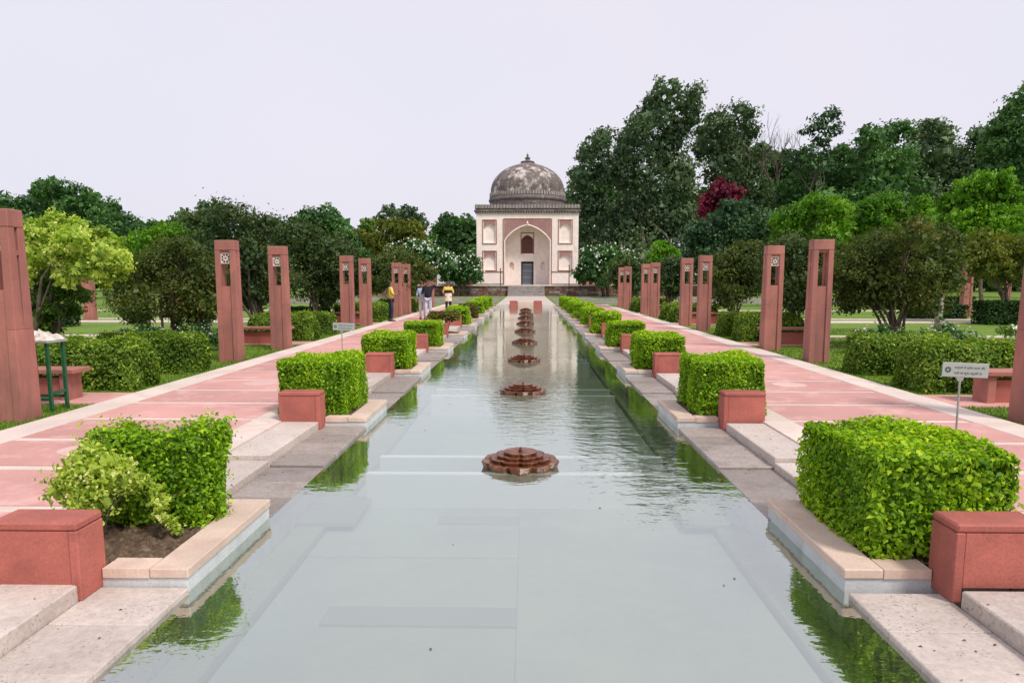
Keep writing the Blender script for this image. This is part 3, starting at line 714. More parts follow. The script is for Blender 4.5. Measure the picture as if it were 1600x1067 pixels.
for (u, v, lb) in ((142, 501, 'red sandstone pillar alone on the far left lawn'), (1507, 494, 'red sandstone pillar on the far right lawn, left of the two'), (1573, 470, 'half hidden red sandstone pillar on the far right lawn, right of the two'), (88, 480, 'shaded brownish pillar behind the variegated tree at far left')):
    d = ray(u, v); t_ = (ZG - CAMH) / d.z; put_pillar(CAMX + d.x * t_, d.y * t_, lb)

# ------------------------------------------------------------------ benches, side hedges, cross paths
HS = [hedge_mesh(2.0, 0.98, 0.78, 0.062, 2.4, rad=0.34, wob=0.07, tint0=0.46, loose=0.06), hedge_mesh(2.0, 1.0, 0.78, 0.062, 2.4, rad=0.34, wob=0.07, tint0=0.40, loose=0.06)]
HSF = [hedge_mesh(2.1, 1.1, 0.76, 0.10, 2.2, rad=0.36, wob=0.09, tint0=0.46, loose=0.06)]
for k in range(4):
    for s, sd in SIDES:
        y = 10.85 + k * 10; xs = lambda a, b: sorted((s * a, s * b))
        b = empty('bench', (s * 7.3, y, ZG), f'red stone bench beside the {sd} path, {ORD[k]} from the camera', 'bench', 'stone benches beside the paths'); o0 = b.location
        x0, x1 = xs(6.50, 8.1); boxo('seat', x0, x1, y - 0.23, y + 0.23, 0.565, 0.63, M['cap' if k == 9 else 'red_pillar'], b, 0.008, o0)
        for (p, q) in ((6.62, 6.74), (7.88, 8.0)):
            x0, x1 = xs(p, q); boxo('leg', x0, x1, y - 0.18, y + 0.18, ZG - .02, 0.563, M['red_pillar'], b, 0.008, o0)
        x0, x1 = xs(6.742, 7.878); boxo('panel', x0, x1, y - 0.12, y + 0.10, ZG - .02, 0.50, M['red'], b, 0.005, o0)
        x0, x1 = xs(6.004, 8.4)
        pd = tag(boxo('bench_pad', x0, x1, y - 0.42, y + 0.62, ZG - 0.1, ZG + 0.022, M['pink']), kind='structure')
        for j, yy_ in enumerate((12.22, 14.42)):
            h = empty('hedge', (s * (7.18 + 0.04 * j), yy_ + k * 10, ZG), None)
            tag(h, f'rounded low hedge beside the {sd} path, {ORD[2 * k + j]} from the camera', 'hedge', 'rounded hedges beside the benches')
            if k == 0 and j == 0: tag(h, f'rounded low hedge right behind the nearest bench of the {sd} path', 'hedge')
            me_ = HS[j] if k < 2 else HSF[0]
            fo = link('foliage', me_, M['hedge_soft'], h); fo.rotation_euler.z = math.pi if s > 0 else 0
            link('stem', trunk_mesh((0, 0, -0.04), [(-.6, 0, .4, .2), (.6, 0, .4, .2), (0, .2, .4, .2), (0, -.2, .4, .2)], 0.02, 8), M['bark'], h)
# pale kerb lines of the side walks across the lawn
for i, (y, a, b) in enumerate(((23.4, 9.2, 60), (31.5, 9.0, 60), (34.0, 9.0, 60), (44.0, 9.0, 70))):
    for s, sd in SIDES:
        x0, x1 = sorted((s * a, s * b))
        wk = tag(boxo('walk_' + 'abcd'[i] + '_' + sd if False else 'lawn_walk', x0, x1, y, y + (0.35 if i != 1 else 0.9), ZG - 0.1, ZG + 0.05, M['white_band'], None, 0.01), kind='structure')

# green metal stand with a tray
st = empty('stand', (-6.50, 9.95, ZG), 'green metal tray stand behind the left pillar', 'stand')
for sx in (-1, 1):
    for sy in (-1, 1):
        boxo('leg', sx * 0.20 - .022, sx * 0.20 + .022, sy * 0.17 - .022, sy * 0.17 + .022, -0.03, 0.93, M['green_metal'], st, 0.004)
for sy in (-1, 1): boxo('crossbar', -0.178, 0.178, sy * 0.17 - .018, sy * 0.17 + .018, 0.16, 0.20, M['green_metal'], st, 0.003)
for sx in (-1, 1): boxo('crossbar', sx * .20 - .018, sx * .20 + .018, -0.148, 0.148, 0.24, 0.28, M['green_metal'], st, 0.003)
boxo('tray', -0.25, 0.25, -0.22, 0.22, 0.932, 0.965, M['grey_metal'], st, 0.004)
hb = bmesh.new(); bmesh.ops.create_grid(hb, x_segments=16, y_segments=14, size=0.5)
for v_ in hb.verts:
    e_ = max(abs(v_.co.x), abs(v_.co.y)) * 2; v_.co.z = (1 - e_) * 0.10 + rnd.uniform(0, 0.05) * (1 if e_ < .95 else 0); v_.co.x *= .46; v_.co.y *= .40
hm_ = bpy.data.meshes.new('dry_leaf_heap'); hb.to_mesh(hm_); hb.free()
hp = link('dry_leaf_heap', hm_, M['paper']); hp.location = (-6.50, 9.95, ZG + 0.967); tag(hp, 'pale crumpled heap lying on the tray of the green stand', 'heap')

# ------------------------------------------------------------------ two small lawn signs
def text_mesh(body, size):
    cu = bpy.data.curves.new('lettering', 'FONT'); cu.body = body; cu.size = size; cu.align_x = 'LEFT'; cu.resolution_u = 2
    o = bpy.data.objects.new('tmp', cu); col.objects.link(o)
    dg = bpy.context.evaluated_depsgraph_get(); me_ = bpy.data.meshes.new_from_object(o.evaluated_get(dg))
    bpy.data.objects.remove(o); me_.name = 'lettering'; return me_
L1 = text_mesh('फव्वारों में प्रवेश करना और', 0.026); L2 = text_mesh('पानी को छूना अनुचित है।', 0.026)
def fit(me_, wmax):
    n = len(me_.vertices); c = np.zeros(n * 3); me_.vertices.foreach_get('co', c); c = c.reshape(-1, 3)
    return wmax / max(1e-3, c[:, 0].max()) if n else 1
for (x, y, lb, rz) in ((3.36, 5.72, 'small grey notice sign on a thin post behind the right front hedge', R(-6)), (-2.68, 11.05, 'small grey notice sign on a thin post behind the left hedge', R(-6))):
    sg = empty('sign', (x, y, ZPATH), lb, 'sign', 'small notice signs', rz)
    MB().tube([(0.01, 0, -0.03), (0, 0, 0.96)], 0.0085, 8).build('post', M['grey_metal'], sg)
    MB().prism_xz([(-0.03, 0.99), (-.015, 0.955), (.015, 0.955), (.03, 0.99)], -0.006, 0.006).build('bracket', M['grey_metal'], sg)
    bd = MB().box(-0.165, 0.165, -0.006, 0.006, 0.985, 1.095).bevel(0.002).build('board', M['sign'], sg); bd.rotation_euler = (0, R(1.8), 0)
    bd.location.x = -0.0
    for me_, zz, wm_ in ((L1, 1.05, 0.22), (L2, 1.008, 0.20)):
        if len(me_.vertices) == 0: continue
        t_ = link('lettering', me_, M['ink'], bd, (-0.08, -0.0075, zz)); t_.rotation_euler.x = R(90); k_ = fit(me_, wm_); t_.scale = (k_, min(k_, 1.3), 1)
    em = MB()
    for j in range(8):
        a = j * math.pi / 4; c_, s_ = math.cos(a), math.sin(a)
        em.prism_xz([(-0.125 + c_ * .007, 1.04 + s_ * .007), (-0.125 + math.cos(a - .33) * .019, 1.04 + math.sin(a - .33) * .019), (-0.125 + c_ * .024, 1.04 + s_ * .024), (-0.125 + math.cos(a + .33) * .019, 1.04 + math.sin(a + .33) * .019)], -0.0085, -0.0068)
    em.build('emblem', M['ink'], bd)

# ------------------------------------------------------------------ the domed tomb on its terrace
YT, YB, ZT = 89.0, 92.0, 1.40
ter = empty('terrace_wall', (0, YT, ZG), 'low red rubble terrace wall with pale coping in front of the domed tomb', 'wall')
boxo('rubble_face', -26, 26, YT, YT + 30, ZG - 0.3, ZT - 0.12, M['rubble'], ter, 0.0, ter.location)
for i in range(26):
    boxo('coping_stone', -26 + i * 2, -26 + i * 2 + 1.985, YT - 0.16, YT + 0.5, ZT - 0.118, ZT + 0.05, M['white_band'], ter, 0.01, ter.location)
boxo('terrace_floor', -26, 26, YT + 0.502, YT + 30, ZT - 0.119, ZT, M['grey_stone'], ter, 0.0, ter.location)
# uneven stones standing proud of the rubble face
for r_ in range(4):
    x = -13.0 + 0.3 * r_
    while x < 13:
        wd = rnd.uniform(0.45, 1.0)
        if not (-2.2 < x < 1.6):
            boxo('stone', x, x + round(wd, 1), YT - rnd.choice((0.02, 0.035, 0.05)), YT + 0.1, ZG + 0.02 + r_ * 0.275, ZG + 0.02 + r_ * 0.275 + 0.255, M['rubble_a' if rnd.random() < .5 else 'rubble_b'] if False else (M['rubble'] if rnd.random() < .75 else M['grey_stone']), ter, 0.03, ter.location)
        x += round(wd, 1) + 0.02
stp = empty('stairs', (0, YT - 1.2, ZG), 'grey stone stairs rising to the terrace below the tomb door', 'stairs')
for i in range(6):
    boxo('stair_step', -2.15, 2.15, YT - 1.80 + i * 0.30, YT - 0.125, ZG - 0.02 + i * 0.2, ZG + (i + 1) * 0.195, M['grey_stone'], stp, 0.012, stp.location)

T = empty('domed_tomb', (0.13, YB, ZT), 'pale pink plastered square tomb with a blackened white dome', 'building'); T.scale.z = 0.97
HW = 6.15; HH = 9.0; DEP = 12.3
def arch(half, spring, apex, n=10, base=None):
    """four-centred pointed arch, left to right over the top"""
    pts = []
    for i in range(n + 1):
        t = i / n; x = -half + half * t
        z = spring + (apex - spring) * (math.sin(t * math.pi / 2 * 0.86) / math.sin(math.pi / 2 * 0.86)) ** 0.72 if t > 0 else spring
        pts.append((x, z))
    pts = pts + [(-x, z) for x, z in pts[-2::-1]]
    return pts
def opening(half, z0, spring, apex, cx=0.0, n=10):
    return [(cx + half, z0), (cx - half, z0)] + [(cx + x, z) for x, z in arch(half, spring, apex, n)] if False else [(cx - half, z0)] + [(cx + x, z) for x, z in arch(half, spring, apex, n)] + [(cx + half, z0)]
body = MB().box(-HW, HW, 0, DEP, -0.05, HH).build('wall', M['plaster'], T)
cut = MB()
NICH = [(sx * 4.57, 0.70, z0, z0 + h_ * 0.62, z0 + h_ * 0.86) for sx in (-1, 1) for z0, h_ in ((5.25, 2.75), (1.92, 2.20))]
cutters = [(opening(2.72, -0.04, 5.45, 7.35, 0, 14), -0.5, 2.2)]
for (cx, hf, z0, zs, za) in NICH: cutters.append((opening(hf, z0, zs, za, cx, 6), -0.5, 0.22))
for sx in (-1, 1): cutters.append((opening(0.28, 1.95, 2.65, 2.95, sx * 1.93, 5), 2.0, 2.55))
cutters.append((opening(0.72, 3.98, 5.75, 6.3, 0, 6), 2.0, 2.7)); cutters.append(([(-0.78, -0.04), (-0.78, 2.98), (0.78, 2.98), (0.78, -0.04)], 2.0, 2.9))
dgx = None
for i, (pts, a, b) in enumerate(cutters):
    c = MB().prism_xz(pts, a, b).build('cutter', None); c.parent = T
    md_ = body.modifiers.new('b%d' % i, 'BOOLEAN'); md_.object = c; md_.operation = 'DIFFERENCE'; md_.solver = 'EXACT'
bpy.context.view_layer.update()
dg = bpy.context.evaluated_depsgraph_get()
nm = bpy.data.meshes.new_from_object(body.evaluated_get(dg)); body.modifiers.clear(); body.data = nm
for o in [o for o in bpy.data.objects if o.name.startswith('cutter')]: bpy.data.objects.remove(o)
if not nm.materials: nm.materials.append(M['plaster'])
# red spandrels of the great arch, pale moulding, red frame
ap = arch(2.80, 5.45, 7.43, 16); mb = MB(); TOP = 8.10
for (x0, z0), (x1, z1) in zip(ap[:-1], ap[1:]):
    mb.hexa([(x0, -0.03, z0), (x1, -0.03, z1), (x1, 0.01, z1), (x0, 0.01, z0)], [(x0, -0.03, TOP), (x1, -0.03, TOP), (x1, 0.01, TOP), (x0, 0.01, TOP)])
mb.build('spandrel', M['plaster_red'], T)
mb = MB().tube([(-2.76, -0.02, 0.0)] + [(x * 0.985, -0.035, z - 0.02) for x, z in ap] + [(2.76, -0.02, 0.0)], 0.085, 6); mb.build('arch_moulding', M['plaster'], T)
for sx in (-1, 1): boxo('frame_strip', sx * 2.91 - 0.05, sx * 2.91 + 0.05, -0.06, 0.01, 0.0, TOP + 0.02, M['niche_red'], T)
boxo('frame_strip', -2.858, 2.858, -0.06, 0.01, TOP + 0.002, TOP + 0.09, M['niche_red'], T)
MB().lathe([(0.10, 0), (0.16, 0.1), (0.05, 0.25), (0.08, .32), (0.02, 0.42)], 10, (0, -0.06, 7.5)).build('arch_finial', M['plaster'], T)
for (cx, hf, z0, zs, za) in NICH:
    z1 = za + 0.36; nf = link('niche_frame', bpy.data.meshes.new('niche_frame'), None, T)
    mb = MB()
    for sx in (-1, 1): mb.box(cx + sx * (hf + .13) - .04, cx + sx * (hf + .13) + .04, -0.07, 0.01, z0 - .1, z1)
    mb.box(cx - hf - .19, cx + hf + .17, -0.072, 0.01, z1 + .001, z1 + .08); mb.box(cx - hf - .19, cx + hf + .17, -0.085, 0.01, z0 - .18, z0 - .101)
    me_ = mb.mesh('niche_frame'); me_.materials.append(M['niche_red']); nf.data = me_
    mb = MB(); a_ = [(cx + x, z) for x, z in arch(hf, zs, za, 6)]
    for (x0, q0), (x1, q1) in zip(a_[:-1], a_[1:]):
        mb.hexa([(x0, -0.02, q0), (x1, -0.02, q1), (x1, 0.01, q1), (x0, 0.01, q0)], [(x0, -0.02, z1 - .002), (x1, -0.02, z1 - .002), (x1, 0.01, z1 - .002), (x0, 0.01, z1 - .002)])
    mb.build('spandrel', M['plaster_red'], nf)
for sx in (-1, 1):
    a, b = sorted((sx * 2.97, sx * HW)); boxo('dado_moulding', a, b, -0.07, 0.01, 1.60, 1.70, M['niche_red'], T)
    a, b = sorted((sx * 2.97, sx * (HW + 0.03))); boxo('plinth', a, b, -0.10, 0.01, -0.02, 0.16, M['dark_stone'], T)
# upper screen window and door inside the great arch
wi = link('window', MB().prism_xz(opening(0.72, 3.98, 5.75, 6.3, 0, 6), 2.45, 2.52).mesh('window'), M['jali_red'], T)
mb = MB()
for i in range(7): mb.box(-0.70 + i * 0.22, -0.66 + i * 0.22, 2.40, 2.447, 4.0, 5.7)
for i in range(7): mb.box(-0.715, 0.715, 2.405, 2.4465, 4.05 + i * 0.26, 4.09 + i * 0.26)
mb.build('lattice', M['niche_red'], wi)
wf = MB()
for sx in (-1, 1): wf.box(sx * .78 - .05, sx * .78 + .05, 2.15, 2.25, 3.9, 6.5)
wf.box(-.83, .83, 2.15, 2.25, 6.501, 6.62); wf.build('frame', M['niche_red'], wi)
dr = boxo('door', -0.62, 0.62, 2.62, 2.68, 0.0, 2.75, M['door'], T)
for i in range(4): boxo('door_rail', -0.60, 0.60, -0.045 - .03, -0.031, 0.1 + i * 0.82, 0.2 + i * 0.82, M['grey_metal'], dr)
for sx in (-1, 1): boxo('door_jamb', sx * .70 - .075, sx * .70 + .075, 2.3, 2.6, 0, 2.97, M['dark'], T)
boxo('door_back', -0.775, 0.775, 2.80, 2.88, 0, 2.97, M['dark'], T)
# cornice, parapet with merlons
boxo('cornice', -HW - 0.28, HW + 0.28, -0.28, DEP + .28, HH + 0.003, HH + 0.20, M['dark_stone'], T, 0.04)
boxo('cornice', -HW - 0.12, HW + 0.12, -0.12, DEP + .12, HH + 0.203, HH + 0.34, M['dark_stone'], T, 0.03)
boxo('parapet', -HW - 0.17, HW + 0.17, -0.17, DEP + .17, HH + 0.343, HH + 0.85, M['dark_stone'], T, 0.02)
mb = MB(); nmer = 34; pw = (2 * HW + .3) / nmer
for i in range(nmer):
    x = -HW - .15 + (i + .5) * pw
    mb.prism_xz([(x - pw * .36, HH + .42), (x + pw * .36, HH + .42), (x + pw * .36, HH + .72), (x, HH + .96), (x - pw * .36, HH + .72)], -0.215, -0.165)
mer = tag(mb.build('merlon_band', M['grey_stone'], T), kind='stuff')
br = MB()
for i in range(40):
    x = -HW + 0.15 + i * (2 * HW - .3) / 39; br.box(x - .06, x + .06, -0.22, -0.002, HH - 0.22, HH + 0.002)
tag(br.build('bracket_row', M['dark_stone'], T), kind='stuff')
# drum and dome
kd = 1.066; cyd = HW
zt = lambda z: (1.008 * z + 0.23) / 0.97
MB().lathe([(4.5 * kd, HH + .2), (4.5 * kd, zt(10.0)), (4.62 * kd, zt(10.15)), (4.66 * kd, zt(10.3)), (4.55 * kd, zt(10.62)), (4.42 * kd, zt(10.66))], 64, (0, cyd, 0)).build('drum', M['dark_stone'], T, smooth=False)
mb = MB(); nmer = 84
for i in range(nmer):
    a = 2 * math.pi * i / nmer; rr = 4.46 * kd; c_, s_ = math.cos(a), math.sin(a)
    pts = [(-.13, zt(10.68)), (.13, zt(10.68)), (.13, zt(11.0)), (0, zt(11.2)), (-.13, zt(11.0))]
    mb.hexa([(c_ * rr - s_ * x, cyd + s_ * rr + c_ * x, z) for x, z in pts], [(c_ * (rr + .09) - s_ * x, cyd + s_ * (rr + .09) + c_ * x, z) for x, z in pts])
tag(mb.build('drum_merlons', M['grey_stone'], T), kind='stuff')
prof = [(4.40, 10.66), (4.42, 11.2), (4.40, 11.7), (4.30, 12.2), (4.08, 12.75), (3.72, 13.3), (3.25, 13.78), (2.65, 14.2), (2.0, 14.5), (1.40, 14.70), (0.95, 14.86), (0.72, 14.98)]
prof = [(r_ * kd, zt(z)) for r_, z in prof]
dm = MB().lathe(prof, 64, (0, cyd, 0)).build('dome', M['dome'], T, smooth=True)
fin = [(0.78, 14.95), (0.85, 15.05), (0.80, 15.15), (0.55, 15.22), (0.32, 15.32), (0.22, 15.42), (0.34, 15.52), (0.36, 15.6), (0.15, 15.7), (0.10, 15.8), (0.18, 15.9), (0.07, 16.0), (0.03, 16.2)]
MB().lathe([(r_ * kd, zt(z)) for r_, z in fin], 24, (0, cyd, 0)).build('finial', M['dark_stone'], dm, smooth=True)

# railing posts either side of the tomb, poles, panel
for s, sd in SIDES:
    for i in range(8):
        hh = 1.15 if i % 3 else 1.62
        p = empty('railing_post', (s * (7.05 + i * 0.78), 97.0, ZT), f'{"tall" if i % 3 == 0 else "short"} red stone railing post {sd} of the tomb, {ORD[i].replace("nearest", "first")} from its wall', 'post', f'short red posts {sd} of the tomb')
        boxo('shaft', -0.17, 0.17, -0.17, 0.17, 0, hh, M['red_pillar'], p, 0.02); boxo('cap', -0.22, 0.22, -0.22, 0.22, hh + .002, hh + 0.12, M['red_pillar'], p, 0.03)
    a, b = sorted((s * 6.9, s * 13.4)); lw = boxo('low_wall', a, b, 97.25, 97.5, ZT, ZT + 0.7, M['rubble'], None, 0.02); tag(lw, f'low red wall on the terrace {sd} of the tomb', 'wall')
for x, y, z0, h_, lb in ((5.0, 88.3, ZG, 3.55, 'thin brown pole in front of the right side of the tomb'), (-2.65, 78.0, ZG, 3.0, 'thin dark pole in front of the left side of the tomb arch')):
    p = empty('pole', (x, y, z0), lb, 'pole'); MB().tube([(0, 0, -.05), (0, 0, h_)], 0.055, 8).build('shaft', M['bark'], p); MB().tube([(0, 0, h_), (0, 0, h_ + .06)], [0.075, 0.03], 8).build('cap', M['bark'], p)
ib = empty('notice_board', (-9.6, 90.2, ZT), 'white panelled notice board under a small roof left of the tomb', 'notice board')
for sx in (-1, 1): boxo('post', sx * 1.0 - .06, sx * 1.0 + .06, -.06, .06, 0, 2.1, M['white_paint'], ib)
boxo('panel', -0.935, 0.935, -.03, .03, 0.15, 1.35, M['white_paint'], ib, 0.01); boxo('picture', -0.935, 0.935, -.03, .03, 1.36, 1.85, M['door'], ib, 0.01); boxo('roof', -1.15, 1.15, -.25, .25, 2.102, 2.2, M['white_paint'], ib, 0.02)

# the head of the pool: chute panel between two red blocks, low kerbs, lawn kerbs
ch = empty('water_chute', (0, Y_END, 0), 'pale stone water chute between two red blocks at the far pool end', 'fountain')
boxo('chute_panel', -0.58, 0.58, 0.02, 0.35, -0.3, 0.47, M['cap'], ch, 0.015)
for sx in (-1, 1): boxo('side_block', sx * .86 - .275, sx * .86 + .275, -0.05, 0.5, -0.3, 0.52, M['red'], ch, 0.015)
for sx in (-1, 1): a, b = sorted((sx * 1.14, sx * 2.1)); boxo('kerb', a, b, 0.0, 0.55, -0.3, 0.24, M['slab'], ch, 0.01)
for i, y in enumerate((58.5, 63.5, 69.5, 77.0)):
    for s, sd in SIDES:
        a, b = sorted((s * 2.3, s * 26)); tag(boxo('lawn_kerb', a, b, y, y + 0.9, ZG - 0.1, ZG + 0.10, M['grey_stone'], None, 0.02), kind='structure')
tag(boxo('axis_path', -2.15, 2.15, 55.42, YT - 1.85, ZG - 0.1, ZG + 0.015, M['slab']), kind='structure')

# ------------------------------------------------------------------ trees: right background
BG = 'tall trees behind the garden'
tree('eucalyptus_tree', 'tallest grey-green eucalyptus rising right behind the tomb', 'tree', 116, [(1040, 150, 27), (1078, 156, 24), (1018, 182, 30), (1056, 190, 30), (1084, 182, 16), (992, 205, 26), (1040, 225, 38), (985, 240, 30), (930, 232, 26), (945, 210, 18), (958, 262, 34), (914, 272, 26), (1000, 275, 42), (1062, 265, 38), (1010, 322, 46), (918, 318, 32), (902, 330, 24), (960, 345, 44), (1056, 335, 46), (930, 385, 42), (1000, 400, 46), (1060, 400, 44), (915, 420, 30)],
     M['euca'], 3.0, 1015, r0=0.7, bark='bark_pale', thick=0.5, sub=8, core=0.5, group=BG, loose=0.35, dens=.8)
tree('eucalyptus_tree', 'second grey-green eucalyptus to the right of the tallest tree', 'tree', 122, [(1118, 196, 24), (1150, 188, 24), (1168, 205, 18), (1108, 225, 24), (1146, 228, 32), (1128, 262, 32), (1168, 262, 28), (1192, 232, 13), (1150, 305, 36), (1185, 300, 32), (1195, 345, 40)],
     M['euca'], 3.0, 1150, r0=0.6, bark='bark_pale', thick=0.5, sub=8, core=0.5, group=BG, loose=0.35, dens=.8)
tree('dark_tree', 'slender dark loose-crowned tree standing above the right tree line', 'tree', 108, [(1302, 178, 13), (1280, 192, 17), (1303, 203, 13), (1263, 204, 11), (1285, 220, 16), (1258, 236, 13), (1236, 240, 12), (1290, 243, 15), (1246, 254, 13), (1270, 258, 18)],
     M['blue_dark'], 3.2, 1280, r0=0.35, sub=6, core=0.35, group=BG, loose=0.4, dens=.8, back=False)
tree('broad_tree', 'broad dark tree with an uneven top in the right tree line', 'tree', 112, [(1335, 225, 24), (1385, 213, 24), (1410, 203, 16), (1345, 262, 36), (1395, 258, 40), (1300, 275, 34), (1345, 310, 44), (1400, 320, 44), (1250, 292, 32), (1280, 330, 44)],
     M['dark_leaf'], 3.2, 1350, r0=0.6, sub=9, group=BG, loose=0.3, dens=.85)
tree('broad_tree', 'grey-green broad tree right of the broad dark one', 'tree', 118, [(1448, 205, 19), (1475, 208, 20), (1502, 222, 20), (1525, 228, 17), (1450, 245, 36), (1500, 262, 36), (1540, 258, 26), (1450, 300, 42), (1510, 310, 40), (1555, 290, 32), (1560, 340, 40)],
     M['euca'], 3.2, 1480, r0=0.6, sub=9, group=BG, loose=0.3, dens=.85)
tree('tall_tree', 'tall dark tree cut by the right edge of the picture', 'tree', 78, [(1602, 158, 28), (1575, 200, 26), (1605, 215, 40), (1556, 228, 15), (1585, 262, 34), (1640, 190, 56), (1620, 280, 50), (1600, 335, 46), (1650, 350, 50)],
     M['dark_leaf'], 3.2, 1615, r0=0.5, sub=9, group=BG, loose=0.3, dens=.85)
tree('bougainvillea', 'magenta flowering bougainvillea among the dark trees on the right', 'tree', 96, [(1124, 300, 20), (1146, 302, 15), (1106, 316, 15), (1152, 312, 11), (1098, 330, 11), (1130, 320, 18)], M['magenta'], 2.6, 1125, r0=0.18, sub=9, thick=0.6, loose=0.3, back=False)
tree('layered_tree', 'dark layered tree below the magenta bougainvillea', 'tree', 86, [(1132, 334, 24), (1168, 322, 19), (1098, 368, 28), (1150, 362, 36), (1192, 352, 28), (1110, 400, 34), (1170, 400, 36), (1210, 390, 30)], M['blue_dark'], 3.0, 1150, r0=0.35, sub=9, loose=0.2)
tree('bare_tree_proto', None, None, 100, [(0, 0, 1)], M['dark_leaf']) if False else None
# leafless tree
def bare(root_u, top_v, Y, label):
    b = at(root_u, HZ, Y); root = empty('bare_tree', (b.x, Y, ZG), label, 'tree')
    top = at(root_u, top_v, Y).z - ZG; mb = MB()
    def grow(p, d, L, r, lv):
        q = branch_curve(p, p + d * L, 0, 3, 0.04); mb.tube(q, [r, r * .85, r * .7, r * .55], 5, False)
        if lv == 0: return
        for i in range(3 if lv > 1 else 4):
            nd = (d + Vector((rnd.uniform(-1, 1), rnd.uniform(-1, 1), rnd.uniform(-.1, .7))) * 0.62).normalized()
            grow(q[-1] if i < 2 else q[2], nd, L * rnd.uniform(.55, .8), r * .55, lv - 1)
    grow(Vector((0, 0, -.1)), Vector((0, 0, 1)), top * 0.62, 0.28, 0)
    for i in range(5): grow(Vector((0, 0, top * rnd.uniform(.48, .62))), Vector((rnd.uniform(-.6, .6), rnd.uniform(-.5, .5), 1)).normalized(), top * 0.2, 0.12, 3)
    mb.build('trunk', M['bark'], root)
bare(1210, 203, 117, 'leafless grey tree between the eucalyptus and the dark trees')
BR = 'bright green trees of the right lawn'
tree('bright_tree', 'bright green round tree behind the right pillars', 'tree', 50, [(1238, 342, 26), (1272, 322, 24), (1304, 328, 24), (1262, 372, 26), (1225, 366, 18), (1300, 365, 28)], M['bright_leaf'], 3.0, 1265, r0=0.16, sub=10, group=BR)
tree('bright_tree', 'bright green wide tree above the bronze tree on the right', 'tree', 54, [(1350, 330, 26), (1395, 318, 24), (1438, 328, 26), (1470, 340, 24), (1380, 355, 30), (1440, 360, 30), (1340, 362, 24)], M['bright_leaf'], 3.0, 1400, r0=0.16, sub=10, group=BR)
tree('bright_tree', 'tall bright green tree near the right edge', 'tree', 44, [(1530, 285, 22), (1558, 284, 20), (1510, 310, 24), (1548, 314, 28), (1578, 308, 20), (1498, 345, 26), (1535, 350, 32), (1575, 345, 28), (1510, 380, 30)], M['bright_leaf'], 3.0, 1535, r0=0.14, sub=10, group=BR)
tree('olive_tree', 'olive green tree beside the right edge above the far lawn', 'tree', 31, [(1530, 382, 28), (1570, 390, 32), (1548, 415, 26), (1592, 420, 30), (1508, 402, 20), (1605, 385, 30)], M['yellowish'], 2.8, 1592, r0=0.09, sub=10, stems=3)
BM = 'bronze-leaved multi-stemmed trees beside the paths'
tree('crape_myrtle', 'large bronze-green multi-stemmed tree right of the pillar without lattice', 'tree', 19.5, [(1400, 368, 30), (1360, 388, 34), (1440, 382, 34), (1330, 412, 32), (1470, 405, 28), (1395, 405, 44), (1312, 436, 24), (1360, 440, 36), (1430, 432, 40), (1478, 436, 22), (1390, 462, 30), (1440, 468, 24), (1345, 470, 24)], M['olive'], 3.0, 1408, r0=0.045, stems=9, sub=10, group=BM, core=0.45, loose=0.35, dens=.9)
tree('crape_myrtle', 'dark multi-stemmed tree between the second and third right pillars', 'tree', 22.3, [(1238, 395, 28), (1262, 405, 30), (1225, 420, 24), (1245, 440, 32), (1270, 445, 28), (1240, 468, 24), (1290, 400, 22)], M['olive_dark'], 3.0, 1246, r0=0.06, stems=5, sub=10, group=BM, core=0.5, loose=0.3)
tree('crape_myrtle', 'bronze-green tree left of the third right pillar', 'tree', 31, [(1172, 395, 20), (1145, 410, 24), (1178, 420, 24), (1130, 432, 20), (1160, 445, 26), (1185, 440, 18), (1140, 458, 18)], M['olive'], 3.0, 1150, r0=0.05, stems=8, sub=10, group=BM, core=0.45, loose=0.35)
tree('crape_myrtle', 'small dark tree between the fifth and sixth right pillars', 'tree', 41, [(1048, 418, 18), (1062, 432, 18), (1038, 440, 16), (1055, 450, 18)], M['olive_dark'], 3.0, 1050, r0=0.05, stems=6, sub=10, group=BM)
tree('crape_myrtle', 'small dark tree behind the farthest right pillars', 'tree', 51, [(978, 415, 18), (992, 428, 18), (968, 432, 16), (985, 448, 16)], M['olive_dark'], 3.0, 980, r0=0.05, stems=6, sub=10, group=BM)
tree('young_tree', 'small bright lime tree above the farthest right pillars', 'tree', 66, [(1035, 388, 16), (1048, 398, 14), (1026, 404, 14), (1040, 414, 14)], M['bright_leaf'], 2.8, 1038, r0=0.1, sub=9)
FG = 'white flowering frangipani trees beside the tomb'
tree('frangipani', 'dark frangipani with white flowers right of the tomb', 'tree', 84, [(925, 405, 22), (950, 402, 22), (975, 408, 20), (915, 425, 20), (945, 428, 24), (985, 425, 18)], M['dark_leaf'], 3.0, 948, r0=0.16, stems=4, sub=9, extra=(M['flower'], 380, 0.24), group=FG)
tree('frangipani', 'wide frangipani with white flowers left of the tomb', 'tree', 82, [(622, 398, 20), (648, 392, 20), (672, 398, 20), (640, 412, 22), (690, 412, 20), (615, 415, 18), (665, 420, 22)], M['dark_leaf'], 3.0, 650, r0=0.16, stems=4, sub=9, extra=(M['flower'], 520, 0.24), group=FG)
tree('frangipani', 'smaller frangipani with white flowers against the left tomb wall', 'tree', 86, [(715, 412, 18), (735, 410, 16), (722, 430, 18), (742, 428, 14), (700, 428, 16)], M['dark_leaf'], 3.0, 720, r0=0.14, stems=4, sub=9, extra=(M['flower'], 180, 0.24), group=FG)
tree('mid_tree', 'pale green round shrub tree right of the white frangipani', 'tree', 76, [(965, 420, 16), (985, 412, 14), (1000, 425, 14)], M['mid_leaf'], 2.8, 982, r0=0.1, sub=9)

